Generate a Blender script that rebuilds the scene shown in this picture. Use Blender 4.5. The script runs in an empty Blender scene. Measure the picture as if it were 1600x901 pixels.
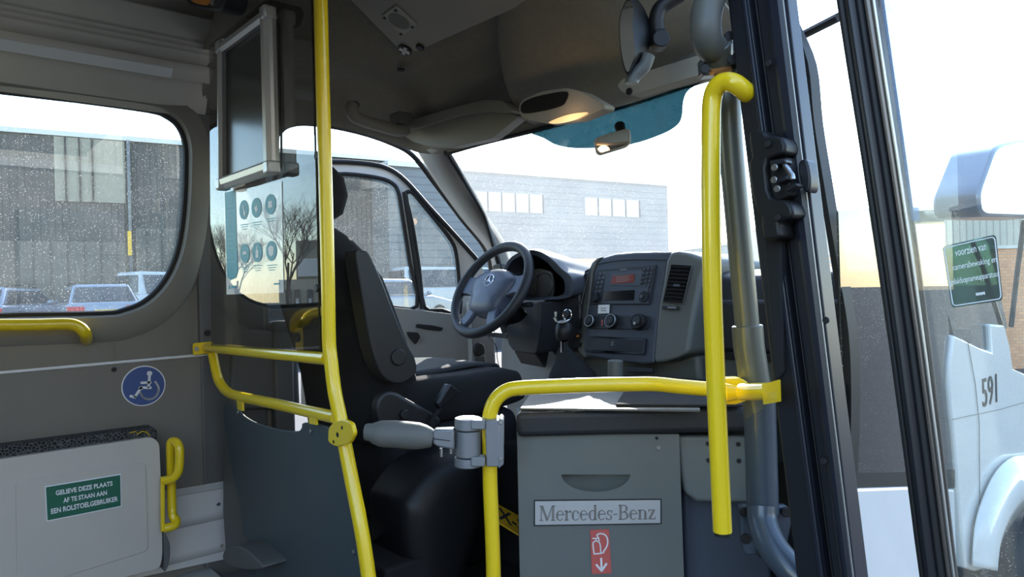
import bpy, bmesh, math, random
from mathutils import Vector as V, Matrix
random.seed(7)
S = bpy.context.scene
COL = S.collection
# ---------------- camera ----------------
W_, H_, F_ = 1600, 901, 1100.0
YAW, ROLL, EYE = math.radians(49.3), math.radians(1.43), 1.45
CAM = V((0, 0, EYE))
fw = V((-math.sin(YAW), math.cos(YAW), 0)); rt0 = V((math.cos(YAW), math.sin(YAW), 0)); up0 = V((0, 0, 1))
rt = rt0*math.cos(ROLL) - up0*math.sin(ROLL)
up = up0*math.cos(ROLL) + rt0*math.sin(ROLL)
cd = bpy.data.cameras.new('camera'); cam = bpy.data.objects.new('camera', cd); COL.objects.link(cam)
cd.sensor_width = 36; cd.lens = 36*F_/W_; cd.clip_start = .02; cd.clip_end = 500
M = Matrix((rt, up, -fw)).transposed().to_4x4(); M.translation = CAM
cam.matrix_world = M
S.camera = cam
# ---------------- light ----------------
SUN_AZ, SUN_EL = math.radians(-44), math.radians(25)      # measured from the bus's nose, negative = left
w = bpy.data.worlds.new('sky'); S.world = w; w.use_nodes = True
nt = w.node_tree; bg = nt.nodes['Background']
sk = nt.nodes.new('ShaderNodeTexSky'); sk.sky_type = 'NISHITA'; sk.sun_disc = False
sk.sun_elevation = SUN_EL; sk.sun_rotation = SUN_AZ; sk.dust_density = .4; sk.air_density = 1.0
nt.links.new(sk.outputs[0], bg.inputs[0]); bg.inputs[1].default_value = .42
sd = V((math.sin(SUN_AZ)*math.cos(SUN_EL), math.cos(SUN_AZ)*math.cos(SUN_EL), math.sin(SUN_EL)))
sl = bpy.data.lights.new('sun', 'SUN'); sl.energy = 7; sl.angle = math.radians(.6); sl.color = (1, .95, .87)
so = bpy.data.objects.new('sun', sl); COL.objects.link(so)
so.rotation_euler = (-sd).to_track_quat('-Z', 'Y').to_euler()
S.view_settings.view_transform = 'Standard'; S.view_settings.look = 'None'
S.view_settings.gamma = 1; S.view_settings.use_curve_mapping = False
S.view_settings.exposure = 1.05
S.cycles.use_denoising = True
S.cycles.max_bounces = 12; S.cycles.transparent_max_bounces = 24; S.cycles.caustics_reflective = False
S.cycles.sample_clamp_indirect = 6

# ---------------- pixel -> point on a real plane ----------------
def ray(px, py):
    return (fw*F_ + rt*(px-800) - up*(py-450.5)).normalized()
def onp(p, pt, n):
    d = ray(*p); return CAM + d*((pt-CAM).dot(n)/d.dot(n))
def PX(p, x): return onp(p, V((x,0,0)), V((1,0,0)))
def PY(p, y): return onp(p, V((0,y,0)), V((0,1,0)))
def PZ(p, z): return onp(p, V((0,0,z)), V((0,0,1)))
def PD(p, d): return onp(p, CAM+fw*d, fw)
def mirY(v, y0=.705): return V((v.x, 2*y0-v.y, v.z))
# ---------------- materials ----------------
MATS = {}
def mat(name, col, rough=.5, metal=0, bump=0, bscale=200, var=0, vscale=8, coat=0, emit=None, es=1, spec=.5, aniso=None):
    m = bpy.data.materials.new(name); m.use_nodes = True; n = m.node_tree; b = n.nodes['Principled BSDF']
    c = (*col, 1)
    b.inputs['Base Color'].default_value = c; b.inputs['Roughness'].default_value = rough
    b.inputs['Metallic'].default_value = metal; b.inputs['Coat Weight'].default_value = coat
    b.inputs['Coat Roughness'].default_value = .08
    b.inputs['Specular IOR Level'].default_value = spec
    tc = n.nodes.new('ShaderNodeTexCoord')
    nz = n.nodes.new('ShaderNodeTexNoise'); nz.inputs['Scale'].default_value = vscale; nz.inputs['Detail'].default_value = 5
    n.links.new(tc.outputs['Object'], nz.inputs['Vector'])
    v = var or .06
    mx = n.nodes.new('ShaderNodeMixRGB'); mx.inputs[1].default_value = tuple(max(0, x*(1-v)) for x in col)+(1,)
    mx.inputs[2].default_value = tuple(min(1, x*(1+v)) for x in col)+(1,)
    n.links.new(nz.outputs['Fac'], mx.inputs[0]); n.links.new(mx.outputs[0], b.inputs['Base Color'])
    if bump:
        n2 = n.nodes.new('ShaderNodeTexNoise'); n2.inputs['Scale'].default_value = bscale; n2.inputs['Detail'].default_value = 3
        n.links.new(tc.outputs['Object'], n2.inputs['Vector'])
        bp = n.nodes.new('ShaderNodeBump'); bp.inputs['Strength'].default_value = bump; bp.inputs['Distance'].default_value = .002
        n.links.new(n2.outputs['Fac'], bp.inputs['Height']); n.links.new(bp.outputs[0], b.inputs['Normal'])
    if emit: b.inputs['Emission Color'].default_value = (*emit, 1); b.inputs['Emission Strength'].default_value = es
    MATS[name] = m; return m
def glass(name, tint=(1,1,1), refl=1.8, dirt=.03, dots=0, dcol=(.8,.8,.78), dscale=260, trl=.6, top=False, flat=False):
    """a clear sheet: straight-through light, Fresnel reflection, a film of dust and dried drops"""
    m = bpy.data.materials.new(name); m.use_nodes = True; n = m.node_tree; L = n.links.new
    for x in list(n.nodes): n.nodes.remove(x)
    N = n.nodes.new
    out = N('ShaderNodeOutputMaterial'); tr = N('ShaderNodeBsdfTransparent'); tr.inputs[0].default_value = (*tint, 1)
    gl = N('ShaderNodeBsdfGlossy'); gl.inputs['Roughness'].default_value = .0; gl.inputs['Color'].default_value = (1,1,1,1)
    fr = N('ShaderNodeFresnel'); fr.inputs[0].default_value = 1.5
    ge = N('ShaderNodeNewGeometry')
    inv = N('ShaderNodeMath'); inv.operation = 'SUBTRACT'; inv.inputs[0].default_value = 1; L(ge.outputs['Backfacing'], inv.inputs[1])
    mu = N('ShaderNodeMath'); mu.operation = 'MULTIPLY'; L(fr.outputs[0], mu.inputs[0]); mu.inputs[1].default_value = refl
    mu2 = N('ShaderNodeMath'); mu2.operation = 'MULTIPLY'; mu2.use_clamp = True; L(mu.outputs[0], mu2.inputs[0]); L(inv.outputs[0], mu2.inputs[1])
    mx = N('ShaderNodeMixShader'); L(mu2.outputs[0], mx.inputs[0]); L(tr.outputs[0], mx.inputs[1]); L(gl.outputs[0], mx.inputs[2])
    di = N('ShaderNodeBsdfDiffuse'); di.inputs[0].default_value = (*dcol, 1)
    tl = N('ShaderNodeBsdfTranslucent'); tl.inputs[0].default_value = (*dcol, 1)
    dm = N('ShaderNodeMixShader'); dm.inputs[0].default_value = trl; L(di.outputs[0], dm.inputs[1]); L(tl.outputs[0], dm.inputs[2])
    tc = N('ShaderNodeTexCoord')
    nz = N('ShaderNodeTexNoise'); nz.inputs['Scale'].default_value = 9; nz.inputs['Detail'].default_value = 9; nz.inputs['Roughness'].default_value = .7; L(tc.outputs['Object'], nz.inputs['Vector'])
    r0 = N('ShaderNodeMapRange'); r0.inputs[1].default_value = .35; r0.inputs[2].default_value = .75; r0.inputs[3].default_value = dirt*(.85 if flat else .5); r0.inputs[4].default_value = dirt*(1.2 if flat else 1.8)
    L(nz.outputs['Fac'], r0.inputs[0]); fac = r0.outputs[0]
    if dots:
        vo = N('ShaderNodeTexVoronoi'); vo.inputs['Scale'].default_value = dscale; L(tc.outputs['Object'], vo.inputs['Vector'])
        rr = N('ShaderNodeMapRange'); rr.inputs[1].default_value = .10; rr.inputs[2].default_value = .2; rr.inputs[3].default_value = dots; rr.inputs[4].default_value = 0
        L(vo.outputs['Distance'], rr.inputs[0])
        sp = N('ShaderNodeTexNoise'); sp.inputs['Scale'].default_value = 30; L(tc.outputs['Object'], sp.inputs['Vector'])
        mp = N('ShaderNodeMath'); mp.operation = 'MULTIPLY'; L(rr.outputs[0], mp.inputs[0]); L(sp.outputs['Fac'], mp.inputs[1])
        ad = N('ShaderNodeMath'); ad.operation = 'ADD'; L(fac, ad.inputs[0]); L(mp.outputs[0], ad.inputs[1]); fac = ad.outputs[0]
    mz = N('ShaderNodeMixShader'); L(fac, mz.inputs[0]); L(mx.outputs[0], mz.inputs[1]); L(dm.outputs[0], mz.inputs[2])
    if top: L(tr.outputs[0], mz.inputs[1]); L(mz.outputs[0], mx.inputs[1]); L(mx.outputs[0], out.inputs[0])
    else: L(mz.outputs[0], out.inputs[0])
    MATS[name] = m; return m
def ribs(name, c1, c2, scale, axis='X', rough=.6, prof='SAW', metal=0, sharp=False):
    """sheet cladding or planking: relief and joint colour from a wave texture"""
    m = mat(name, c1, rough, metal); n = m.node_tree; b = n.nodes['Principled BSDF']; L = n.links.new
    tc = n.nodes.new('ShaderNodeTexCoord'); wv = n.nodes.new('ShaderNodeTexWave'); wv.bands_direction = axis; wv.wave_profile = prof
    wv.inputs['Scale'].default_value = scale; L(tc.outputs['Object'], wv.inputs['Vector'])
    r = n.nodes.new('ShaderNodeMapRange'); r.inputs[1].default_value = .0; r.inputs[2].default_value = .25; L(wv.outputs['Fac'], r.inputs[0])
    nz = n.nodes.new('ShaderNodeTexNoise'); nz.inputs['Scale'].default_value = .6; L(tc.outputs['Object'], nz.inputs['Vector'])
    mx = n.nodes.new('ShaderNodeMixRGB'); mx.inputs[1].default_value = (*c2,1); mx.inputs[2].default_value = (*c1,1)
    L(r.outputs[0], mx.inputs[0])
    m2 = n.nodes.new('ShaderNodeMixRGB'); m2.blend_type = 'MULTIPLY'; m2.inputs[0].default_value = .35; L(mx.outputs[0], m2.inputs[1]); L(nz.outputs['Fac'], m2.inputs[2])
    L(m2.outputs[0], b.inputs['Base Color'])
    bp = n.nodes.new('ShaderNodeBump'); bp.inputs['Strength'].default_value = .5; bp.inputs['Distance'].default_value = .01
    L(wv.outputs['Fac'], bp.inputs['Height']); L(bp.outputs[0], b.inputs['Normal'])
    return m
mat('yellow', (.95,.67,.012), .28, coat=.5, var=.04)
mat('wall_grey', (.215,.196,.160), .6, bump=.1, var=.08)
mat('wall_panel', (.205,.187,.155), .55, bump=.08, var=.08)
mat('trim_grey', (.24,.225,.19), .55)
mat('ceiling_cream', (.82,.77,.68), .5)
mat('headliner', (.25,.228,.19), .95, bump=.5, bscale=420, var=.14, vscale=60)
mat('hatch', (.33,.31,.28), .6)
mat('visor', (.36,.34,.29), .7)
mat('rubber', (.010,.010,.011), .6)
mat('black', (.010,.010,.011), .45, spec=.35)
mat('black_matte', (.010,.010,.011), .85, bump=.3, bscale=300)
mat('seat_cloth', (.011,.011,.012), .95, bump=.6, bscale=500)
mat('seat_plastic', (.014,.014,.015), .5, bump=.1)
mat('dash_navy', (.050,.058,.078), .5, bump=.15, bscale=500)
mat('hub_blue', (.105,.125,.18), .42, bump=.12, bscale=500)
mat('dash_dark', (.022,.024,.03), .55, bump=.15, bscale=500)
mat('console_grey', (.115,.12,.11), .5, bump=.1, bscale=500)
mat('trim_light', (.30,.29,.27), .55, bump=.1)
mat('box_grey', (.15,.16,.148), .5, bump=.12, bscale=350, var=.08)
mat('box_lid', (.020,.021,.024), .6, bump=.3, bscale=350)
mat('recess_blue', (.05,.062,.085), .55)
mat('panel_green', (.062,.082,.088), .5, bump=.1, bscale=350, var=.1)
mat('side_grey', (.12,.118,.108), .55)
mat('folding_seat', (.58,.535,.465), .5, bump=.08, var=.05)
mat('alu', (.62,.62,.60), .35, metal=.85)
mat('alu_white', (.55,.55,.52), .45, metal=.3)
mat('chrome', (.85,.85,.85), .12, metal=1)
mat('steel', (.5,.5,.5), .3, metal=1)
mat('hinge_grey', (.26,.27,.28), .45, metal=.35)
mat('grip_grey', (.15,.148,.13), .6, bump=.2)
mat('pole_grey', (.12,.13,.118), .35, metal=.2, coat=.3)
mat('pole_blue', (.055,.075,.10), .35, coat=.3)
mat('frame_silver', (.55,.53,.49), .35, metal=.4)
mat('frame_panel', (.03,.03,.025), .22)
mat('post_black', (.011,.012,.017), .4)
mat('post_navy', (.013,.016,.028), .38)
mat('door_edge', (.20,.17,.15), .35, metal=.4)
mat('white_paint', (.80,.80,.79), .25, coat=.6)
mat('white', (.85,.85,.85), .5)
mat('paper', (.8,.8,.8), .7)
mat('blue_sign', (.05,.095,.28), .45)
mat('green_sign', (.012,.13,.075), .45)
mat('red_sign', (.58,.12,.10), .5)
mat('teal', (.04,.36,.44), .5)
mat('teal_pale', (.18,.52,.58), .5)
mat('badge_silver', (.55,.55,.54), .4, metal=.3)
mat('badge_letter', (.30,.28,.26), .3, metal=.5)
mat('button', (.06,.068,.085), .45)
mat('screen_red', (.10,.02,.012), .3, emit=(.6,.09,.04), es=.035)
mat('screen_black', (.004,.004,.005), .15)
mat('mat_grey', (.10,.10,.09), .48, bump=.8, bscale=260, var=.2, vscale=120)
mat('mat_black', (.018,.018,.02), .9, bump=1.0, bscale=500, var=.6, vscale=300)
mat('lamp_lens', (.5,.4,.3), .4, emit=(1,.55,.22), es=.55)
mat('lens_grey', (.3,.3,.28), .4)
mat('orange', (.7,.25,.03), .4)
mat('brass', (.55,.25,.08), .4, metal=.6)
mat('mirror', (.75,.77,.78), .03, metal=1)
mat('speaker', (.42,.41,.38), .6)
mat('speaker_mesh', (.28,.27,.25), .8, bump=1, bscale=900)
mat('asphalt', (.060,.060,.062), .9, bump=.6, bscale=40, var=.25, vscale=3)
mat('floor_vinyl', (.15,.15,.15), .6, bump=.3, var=.3, vscale=90)
mat('bark', (.05,.042,.035), .9)
mat('plate_yellow', (.85,.48,.01), .4)
mat('car_silver', (.26,.30,.36), .3, metal=.3, coat=.5)
mat('car_white', (.5,.52,.54), .3, coat=.5)
mat('car_glass', (.05,.06,.07), .1)
mat('tail_red', (.5,.02,.02), .3)
mat('beige', (.62,.56,.44), .8, var=.1)
mat('hall_pale', (.30,.28,.22), .7, var=.1)
mat('depot', (.17,.16,.145), .7, var=.1)
mat('win_dark', (.10,.11,.13), .15)
mat('win_pale', (.5,.55,.6), .2)
mat('grass', (.12,.14,.04), .9, var=.4, vscale=3)
ribs('clad_dark', (.055,.058,.056), (.016,.017,.018), 1.3, 'X')
ribs('clad_concrete', (.13,.12,.10), (.05,.046,.04), .55, 'X')
ribs('clad_grey', (.20,.215,.225), (.12,.13,.14), .9, 'Z')
ribs('clad_beige', (.50,.47,.40), (.22,.20,.17), 1.1, 'X')
ribs('clad_green', (.20,.25,.23), (.12,.15,.14), .8, 'X')
ribs('alu_planks', (.95,.92,.86), (.5,.48,.44), 3.0, 'Z', .45, metal=.2)
ribs('cloth_stripe', (.035,.04,.045), (.012,.013,.015), 12, 'X', .95)
# bricks
m = mat('brick', (.4,.2,.1), .85); n = m.node_tree; bt = n.nodes.new('ShaderNodeTexBrick')
bt.inputs['Color1'].default_value = (.85,.42,.20,1); bt.inputs['Color2'].default_value = (.70,.32,.15,1); bt.inputs['Mortar'].default_value = (.36,.31,.26,1)
bt.inputs['Scale'].default_value = 5.0; bt.inputs['Mortar Size'].default_value = .018
tc = n.nodes.new('ShaderNodeTexCoord'); sx = n.nodes.new('ShaderNodeSeparateXYZ'); cx = n.nodes.new('ShaderNodeCombineXYZ')
n.links.new(tc.outputs['Object'], sx.inputs[0]); n.links.new(sx.outputs[0], cx.inputs[0]); n.links.new(sx.outputs[2], cx.inputs[1])
n.links.new(cx.outputs[0], bt.inputs['Vector']); n.links.new(bt.outputs[0], n.nodes['Principled BSDF'].inputs['Base Color'])
# seat-cushion pattern
m = mat('pattern', (.02,.02,.02), .95); n = m.node_tree; vo = n.nodes.new('ShaderNodeTexVoronoi'); vo.feature = 'DISTANCE_TO_EDGE'; vo.inputs['Scale'].default_value = 120
cr_ = n.nodes.new('ShaderNodeValToRGB'); cr_.color_ramp.elements[0].position = .06; cr_.color_ramp.elements[0].color = (.10,.10,.10,1); cr_.color_ramp.elements[1].position = .16; cr_.color_ramp.elements[1].color = (.012,.012,.013,1)
tc = n.nodes.new('ShaderNodeTexCoord'); n.links.new(tc.outputs['Object'], vo.inputs['Vector']); n.links.new(vo.outputs['Distance'], cr_.inputs[0]); n.links.new(cr_.outputs[0], n.nodes['Principled BSDF'].inputs['Base Color'])
glass('pane_clear', (.96,.98,.97), 1.8, .012)
glass('pane_dirty', (.88,.91,.90), 1.8, .022, dots=.8, dscale=150)
glass('pane_windshield', (.90,.97,.97), 1.6, .19, dots=.5, dscale=120, flat=True)
glass('pane_door', (.90,.94,.93), 1.0, .022, dots=.25, dscale=260)
glass('pane_side', (.35,.40,.40), 1.6, .008, dots=.8, dscale=150)
glass('pane_partition', (.62,.62,.60), 1.25, .01)
glass('sunband', (.070,.12,.14), 1.0, .14, dcol=(.10,.32,.38))
glass('sticker_clear', (.20,.33,.33), 1.2, .10, dcol=(.30,.42,.42))
glass('door_band', (.75,.82,.92), 1.0, .30, dcol=(.42,.50,.66))
glass('poster_film', (.45,.52,.54), 1.1, .88, dcol=(1,1,1), trl=.35, top=True, flat=True)
# ---------------- mesh builder ----------------
class MB:
    def __init__(s): s.v = []; s.f = []
    def add(s, vs, fs):
        o = len(s.v); s.v += [V(x) for x in vs]; s.f += [tuple(o+i for i in f) for f in fs]; return s
    def prism(s, pts, vec):
        n = len(pts); a = [V(p) for p in pts]; vec = V(vec)
        return s.add(a+[p+vec for p in a], [tuple(range(n)), tuple(range(2*n-1, n-1, -1))]+[(i, i+n, (i+1)%n+n, (i+1)%n) for i in range(n)])
    def slab(s, pts, pt, n, t, off=0):
        n = V(n).normalized(); return s.prism([onp(p, V(pt), n)+n*off for p in pts], -n*t)
    def box(s, lo, hi):
        (x0,y0,z0),(x1,y1,z1) = lo, hi
        return s.prism([(x0,y0,z0),(x1,y0,z0),(x1,y1,z0),(x0,y1,z0)], (0,0,z1-z0))
    def obox(s, c, ax, ay, az):   # centre and three half axes
        c = V(c); return s.prism([c-ax-ay-az, c+ax-ay-az, c+ax+ay-az, c-ax+ay-az], az*2)
    def loft(s, secs, closed=True, caps=True):
        m = len(secs[0]); vs = [p for q in secs for p in q]; fs = []
        for i in range(len(secs)-1):
            for j in range(m if closed else m-1):
                k = (j+1) % m; fs.append((i*m+j, i*m+k, (i+1)*m+k, (i+1)*m+j))
        if caps: fs += [tuple(range(m-1, -1, -1)), tuple(range((len(secs)-1)*m, len(secs)*m))]
        return s.add(vs, fs)
    def tube(s, pts, r, seg=16, closed=False, caps=True):
        pts = [V(p) for p in pts]; n = len(pts); rs = r if isinstance(r, (list, tuple)) else [r]*n
        secs = []; prev = None
        for i in range(n):
            a = pts[(i-1) % n] if (closed or i) else pts[0]; b = pts[(i+1) % n] if (closed or i < n-1) else pts[-1]
            t = (b-a).normalized()
            if prev is None:
                u = t.cross(V((0,0,1)));
                if u.length < .1: u = t.cross(V((1,0,0)))
            else: u = prev - t*prev.dot(t)
            u.normalize(); prev = u; q = t.cross(u)
            secs.append([pts[i] + (u*math.cos(2*math.pi*k/seg)+q*math.sin(2*math.pi*k/seg))*rs[i] for k in range(seg)])
        if closed: secs.append(secs[0]); caps = False
        return s.loft(secs, True, caps)
    def disc(s, c, n, r, t, seg=32):   # short cylinder whose face is at c, going back along -n
        c = V(c); n = V(n).normalized(); return s.tube([c, c-n*t], r, seg)
    def ell(s, c, a, b, d, nu=20, nv=12):
        c = V(c); secs = []
        for i in range(1, nv):
            th = math.pi*i/nv
            secs.append([c + V(a)*math.sin(th)*math.cos(2*math.pi*k/nu) + V(b)*math.sin(th)*math.sin(2*math.pi*k/nu) + V(d)*math.cos(th) for k in range(nu)])
        return s.loft(secs)
def cr(pts, n=6, closed=False):
    pts = [V(p) for p in pts]; m = len(pts); out = []
    g = lambda i: pts[i % m] if closed else pts[max(0, min(m-1, i))]
    for i in range(m if closed else m-1):
        for k in range(n):
            t = k/n; a, b, c, d = g(i-1), g(i), g(i+1), g(i+2)
            out.append(.5*((2*b)+(c-a)*t+(2*a-5*b+4*c-d)*t*t+(3*b-a-3*c+d)*t**3))
    if not closed: out.append(pts[-1])
    return out
def c2(pts, n=5, closed=True): return [(p.x, p.y) for p in cr([V((a, b, 0)) for a, b in pts], n, closed)]
def fil(pts, r, n=6):
    """round the corners of a 2D polygon"""
    out = []; m = len(pts)
    for i in range(m):
        a, b, c = V(pts[i-1]), V(pts[i]), V(pts[(i+1) % m]); rr = r[i] if isinstance(r, (list, tuple)) else r
        d1 = (a-b); d2 = (c-b); q = min(rr, d1.length*.49, d2.length*.49)
        p1 = b+d1.normalized()*q; p2 = b+d2.normalized()*q
        for k in range(n+1):
            t = k/n; x = p1*(1-t)**2+b*2*t*(1-t)+p2*t*t; out.append(tuple(x))
    return out
def rr3(c, ax, ay, r, n=5):   # rounded rectangle in 3D; ax, ay half axes
    a, b = ax.length, ay.length; p = fil([(-a,-b),(a,-b),(a,b),(-a,b)], r, n)
    return [V(c)+ax.normalized()*x+ay.normalized()*y for x, y in p]
def rect(x0, y0, x1, y1): return [(x0,y0),(x1,y0),(x1,y1),(x0,y1)]
WL = {}
def mk(name, mb, m, parent=None, smooth=True, bevel=0, bseg=2, solid=0, label=None, subd=0, ang=35):
    me = bpy.data.meshes.new(name)
    c = sum(mb.v, V((0,0,0)))/max(1, len(mb.v))
    me.from_pydata([tuple(p-c) for p in mb.v], [], mb.f)
    bm = bmesh.new(); bm.from_mesh(me); bmesh.ops.remove_doubles(bm, verts=bm.verts, dist=1e-6); bmesh.ops.recalc_face_normals(bm, faces=bm.faces); bm.to_mesh(me); bm.free()
    me.materials.append(MATS[m] if isinstance(m, str) else m)
    o = bpy.data.objects.new(name, me); COL.objects.link(o)
    if parent: o.parent = parent
    o.location = c - (WL[parent.name] if parent else V((0,0,0))); WL[o.name] = c
    if smooth:
        for p in me.polygons: p.use_smooth = True
        try: me.set_sharp_from_angle(angle=math.radians(ang))
        except Exception: pass
    if solid: x = o.modifiers.new('solidify', 'SOLIDIFY'); x.thickness = solid; x.offset = 0
    if subd: x = o.modifiers.new('subdivision', 'SUBSURF'); x.levels = subd; x.render_levels = subd
    if bevel:
        x = o.modifiers.new('bevel', 'BEVEL'); x.width = bevel; x.segments = bseg; x.limit_method = 'ANGLE'; x.angle_limit = math.radians(40); x.harden_normals = False
    if label: o['label'] = label
    return o
def tag(o, label, cat, group=None, kind=None):
    if kind: o['kind'] = kind
    o['label'] = label; o['category'] = cat
    if group: o['group'] = group
    return o
def thing(name, label, cat, loc, group=None):
    o = bpy.data.objects.new(name, None); COL.objects.link(o); o.location = loc; o.empty_display_size = .05; WL[o.name] = V(loc)
    return tag(o, label, cat, group)
def struct(o, label=None):
    o['kind'] = 'structure'
    if label: o['label'] = label
    return o
def cut(o, cutters):
    """carve real recesses and openings, then drop the cutters"""
    for mb in cutters:
        c = mk('cutter', mb, 'black', smooth=False)
        x = o.modifiers.new('b', 'BOOLEAN'); x.operation = 'DIFFERENCE'; x.object = c; x.solver = 'EXACT'
        bpy.context.view_layer.update()
        dg = bpy.context.evaluated_depsgraph_get(); me = bpy.data.meshes.new_from_object(o.evaluated_get(dg))
        o.modifiers.clear(); o.data = me; bpy.data.objects.remove(c)
    for p in o.data.polygons: p.use_smooth = True
    o.data.set_sharp_from_angle(angle=math.radians(35))
def marks(f, n=5):
    """a row of small illegible print marks, as fine print shows in the photograph"""
    mb = MB()
    for k in range(n):
        a, b = (k+.12)/n, (k+.85)/n; lo = .0 if k % 2 else .12
        mb.prism([f(a,lo,0),f(b,lo,0),f(b,1,0),f(a,1,0)], f(a,lo,1)-f(a,lo,0))
    return mb
_fc = {}
def text(s, f, depth=.0006, sx=1, font_offset=0, w=None):
    """lettering; f maps (u, v) in 0..1 of the text's own box to a point; extruded towards f's third argument"""
    key = (s, font_offset)
    if key not in _fc:
        cu = bpy.data.curves.new('t', 'FONT'); cu.body = s; cu.align_x = 'CENTER'; cu.extrude = .5; cu.resolution_u = 3; cu.offset = font_offset
        o = bpy.data.objects.new('t', cu); COL.objects.link(o); bpy.context.view_layer.update()
        me = bpy.data.meshes.new_from_object(o.evaluated_get(bpy.context.evaluated_depsgraph_get()))
        vs = [v.co.copy() for v in me.vertices]; fs = [tuple(p.vertices) for p in me.polygons]
        bpy.data.objects.remove(o); bpy.data.curves.remove(cu); bpy.data.meshes.remove(me)
        x0 = min(v.x for v in vs); x1 = max(v.x for v in vs); y0 = min(v.y for v in vs); y1 = max(v.y for v in vs)
        _fc[key] = ([((v.x-x0)/(x1-x0), (v.y-y0)/(y1-y0), v.z) for v in vs], fs)
    vs, fs = _fc[key]; mb = MB(); mb.add([f(a, b, c*depth) for a, b, c in vs], fs); return mb
def quadmap(p, n=None):
    """p: four corners lower-left, lower-right, upper-right, upper-left"""
    a, b, c, d = [V(x) for x in p]; nn = (b-a).cross(d-a).normalized() if n is None else V(n)
    return lambda u, v, h: (a*(1-u)+b*u)*(1-v) + (d*(1-u)+c*u)*v + nn*h
def bolt(name, c, n, r, parent=None, m='steel', hexa=True):
    mb = MB(); n = V(n).normalized(); mb.disc(V(c)+n*r*.5, n, r, r*.6, 16); mb2 = MB()
    o = mk(name, mb, m, parent, bevel=r*.15)
    return o
def holed(outer, holes, t, nrm):
    """flat sheet with openings, thickness t along nrm"""
    bm = bmesh.new(); nrm = V(nrm)
    for loop in [outer]+holes:
        vs = [bm.verts.new(V(p)) for p in loop]
        for i in range(len(vs)): bm.edges.new((vs[i], vs[(i+1) % len(vs)]))
    bmesh.ops.triangle_fill(bm, use_beauty=True, use_dissolve=False, edges=bm.edges[:], normal=nrm)
    bm.verts.index_update(); mb = MB()
    vs = [v.co.copy() for v in bm.verts]; fs = [tuple(v.index for v in f.verts) for f in bm.faces]; n = len(vs)
    be = [(e.verts[0].index, e.verts[1].index) for e in bm.edges if len(e.link_faces) == 1]; bm.free()
    mb.add(vs+[v+nrm*t for v in vs], fs+[tuple(reversed([i+n for i in f])) for f in fs]+[(a, b, b+n, a+n) for a, b in be]); return mb
def ring(pts, r, nrm=None, flat=None, seg=8):
    mb = MB(); mb.tube(pts, r, seg, closed=True); return mb
# =====================================================================
# THE PLACE OUTSIDE
# =====================================================================
WA = math.radians(9.3)                       # the factory yard runs 9.3 degrees off the bus
wd = V((math.sin(WA), math.cos(WA), 0)); wn = V((math.cos(WA), -math.sin(WA), 0))   # along the facades / towards the bus
def yard(pts, base, name, m, t=6.0):
    """a facade outline given as (pixel, ...) on the plane through base with the yard's direction"""
    mb = MB(); mb.prism([onp(p, base, wn) for p in pts], -wn*t); return mk(name, mb, m, None, smooth=False)
def facade(name, parent, pts, base, m, t=.2, off=0):
    mb = MB(); mb.prism([onp(p, base, wn)+wn*off for p in pts], -wn*t)
    me_o = mk(name, mb, m, parent, smooth=False)
    return me_o
def orient(o, ang):
    """turn the mesh's own axes so that object X runs along the facade (for cladding textures)"""
    R = Matrix.Rotation(ang, 4, 'Z'); o.data.transform(R.inverted()); o.rotation_euler = (0, 0, ang)
g = MB(); g.box((-120,-90,-.2), (80,140,0)); struct(mk('ground', g, 'asphalt', smooth=False), 'grey asphalt yard around the bus')
ga = math.pi/2 - WA
# big factory hall on the left
B1 = PD((150, 474), 28.5)
hall = thing('factory_hall', 'dark ribbed factory hall beyond the left side windows', 'building', (B1.x, B1.y, 0))
def gz(p): return V((p.x, p.y, 0))
def fac2(name, parent, x0, x1, ztop0, ztop1, zb, base, m, t=.3, off=0):
    """rectangle on the facade: left and right by pixel column, heights in metres"""
    a = onp((x0, 460), base, wn); b = onp((x1, 460), base, wn)
    q = [V((a.x,a.y,zb)), V((b.x,b.y,zb)), V((b.x,b.y,ztop1)), V((a.x,a.y,ztop0))]
    mb = MB(); mb.prism([p+wn*off for p in q], -wn*t); o = mk(name, mb, m, parent, smooth=False); orient(o, ga); return o
ht = onp((147, 216), B1, wn).z
fac2('wall', hall, -330, 622, ht, ht, 0, B1, 'clad_dark', 2)
fac2('pale_panel', hall, 90, 200, ht-.05, ht-.05, ht-2.6, B1, 'hall_pale', .1, .08)
fac2('concrete_base', hall, -330, 208, ht-4.2, ht-4.2, .0, B1, 'clad_concrete', .1, .08)
fac2('concrete_base', hall, 214, 420, ht-3.6, ht-3.6, .0, B1, 'clad_concrete', .1, .08)
for x in (106, 128, 148): fac2('joint', hall, x, x+3, ht-.05, ht-.05, ht-2.6, B1, 'rubber', .1, .15)
fac2('downpipe', hall, 203, 208, ht, ht, 0, B1, 'win_dark', .12, .2)
fac2('roof_edge', hall, -330, 622, ht+.18, ht+.18, ht-.02, B1, 'alu_white', 3, .12)
fac2('marker_board', hall, 201, 207, 4.2, 4.2, 3.2, B1, 'plate_yellow', .06, .3)
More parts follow.
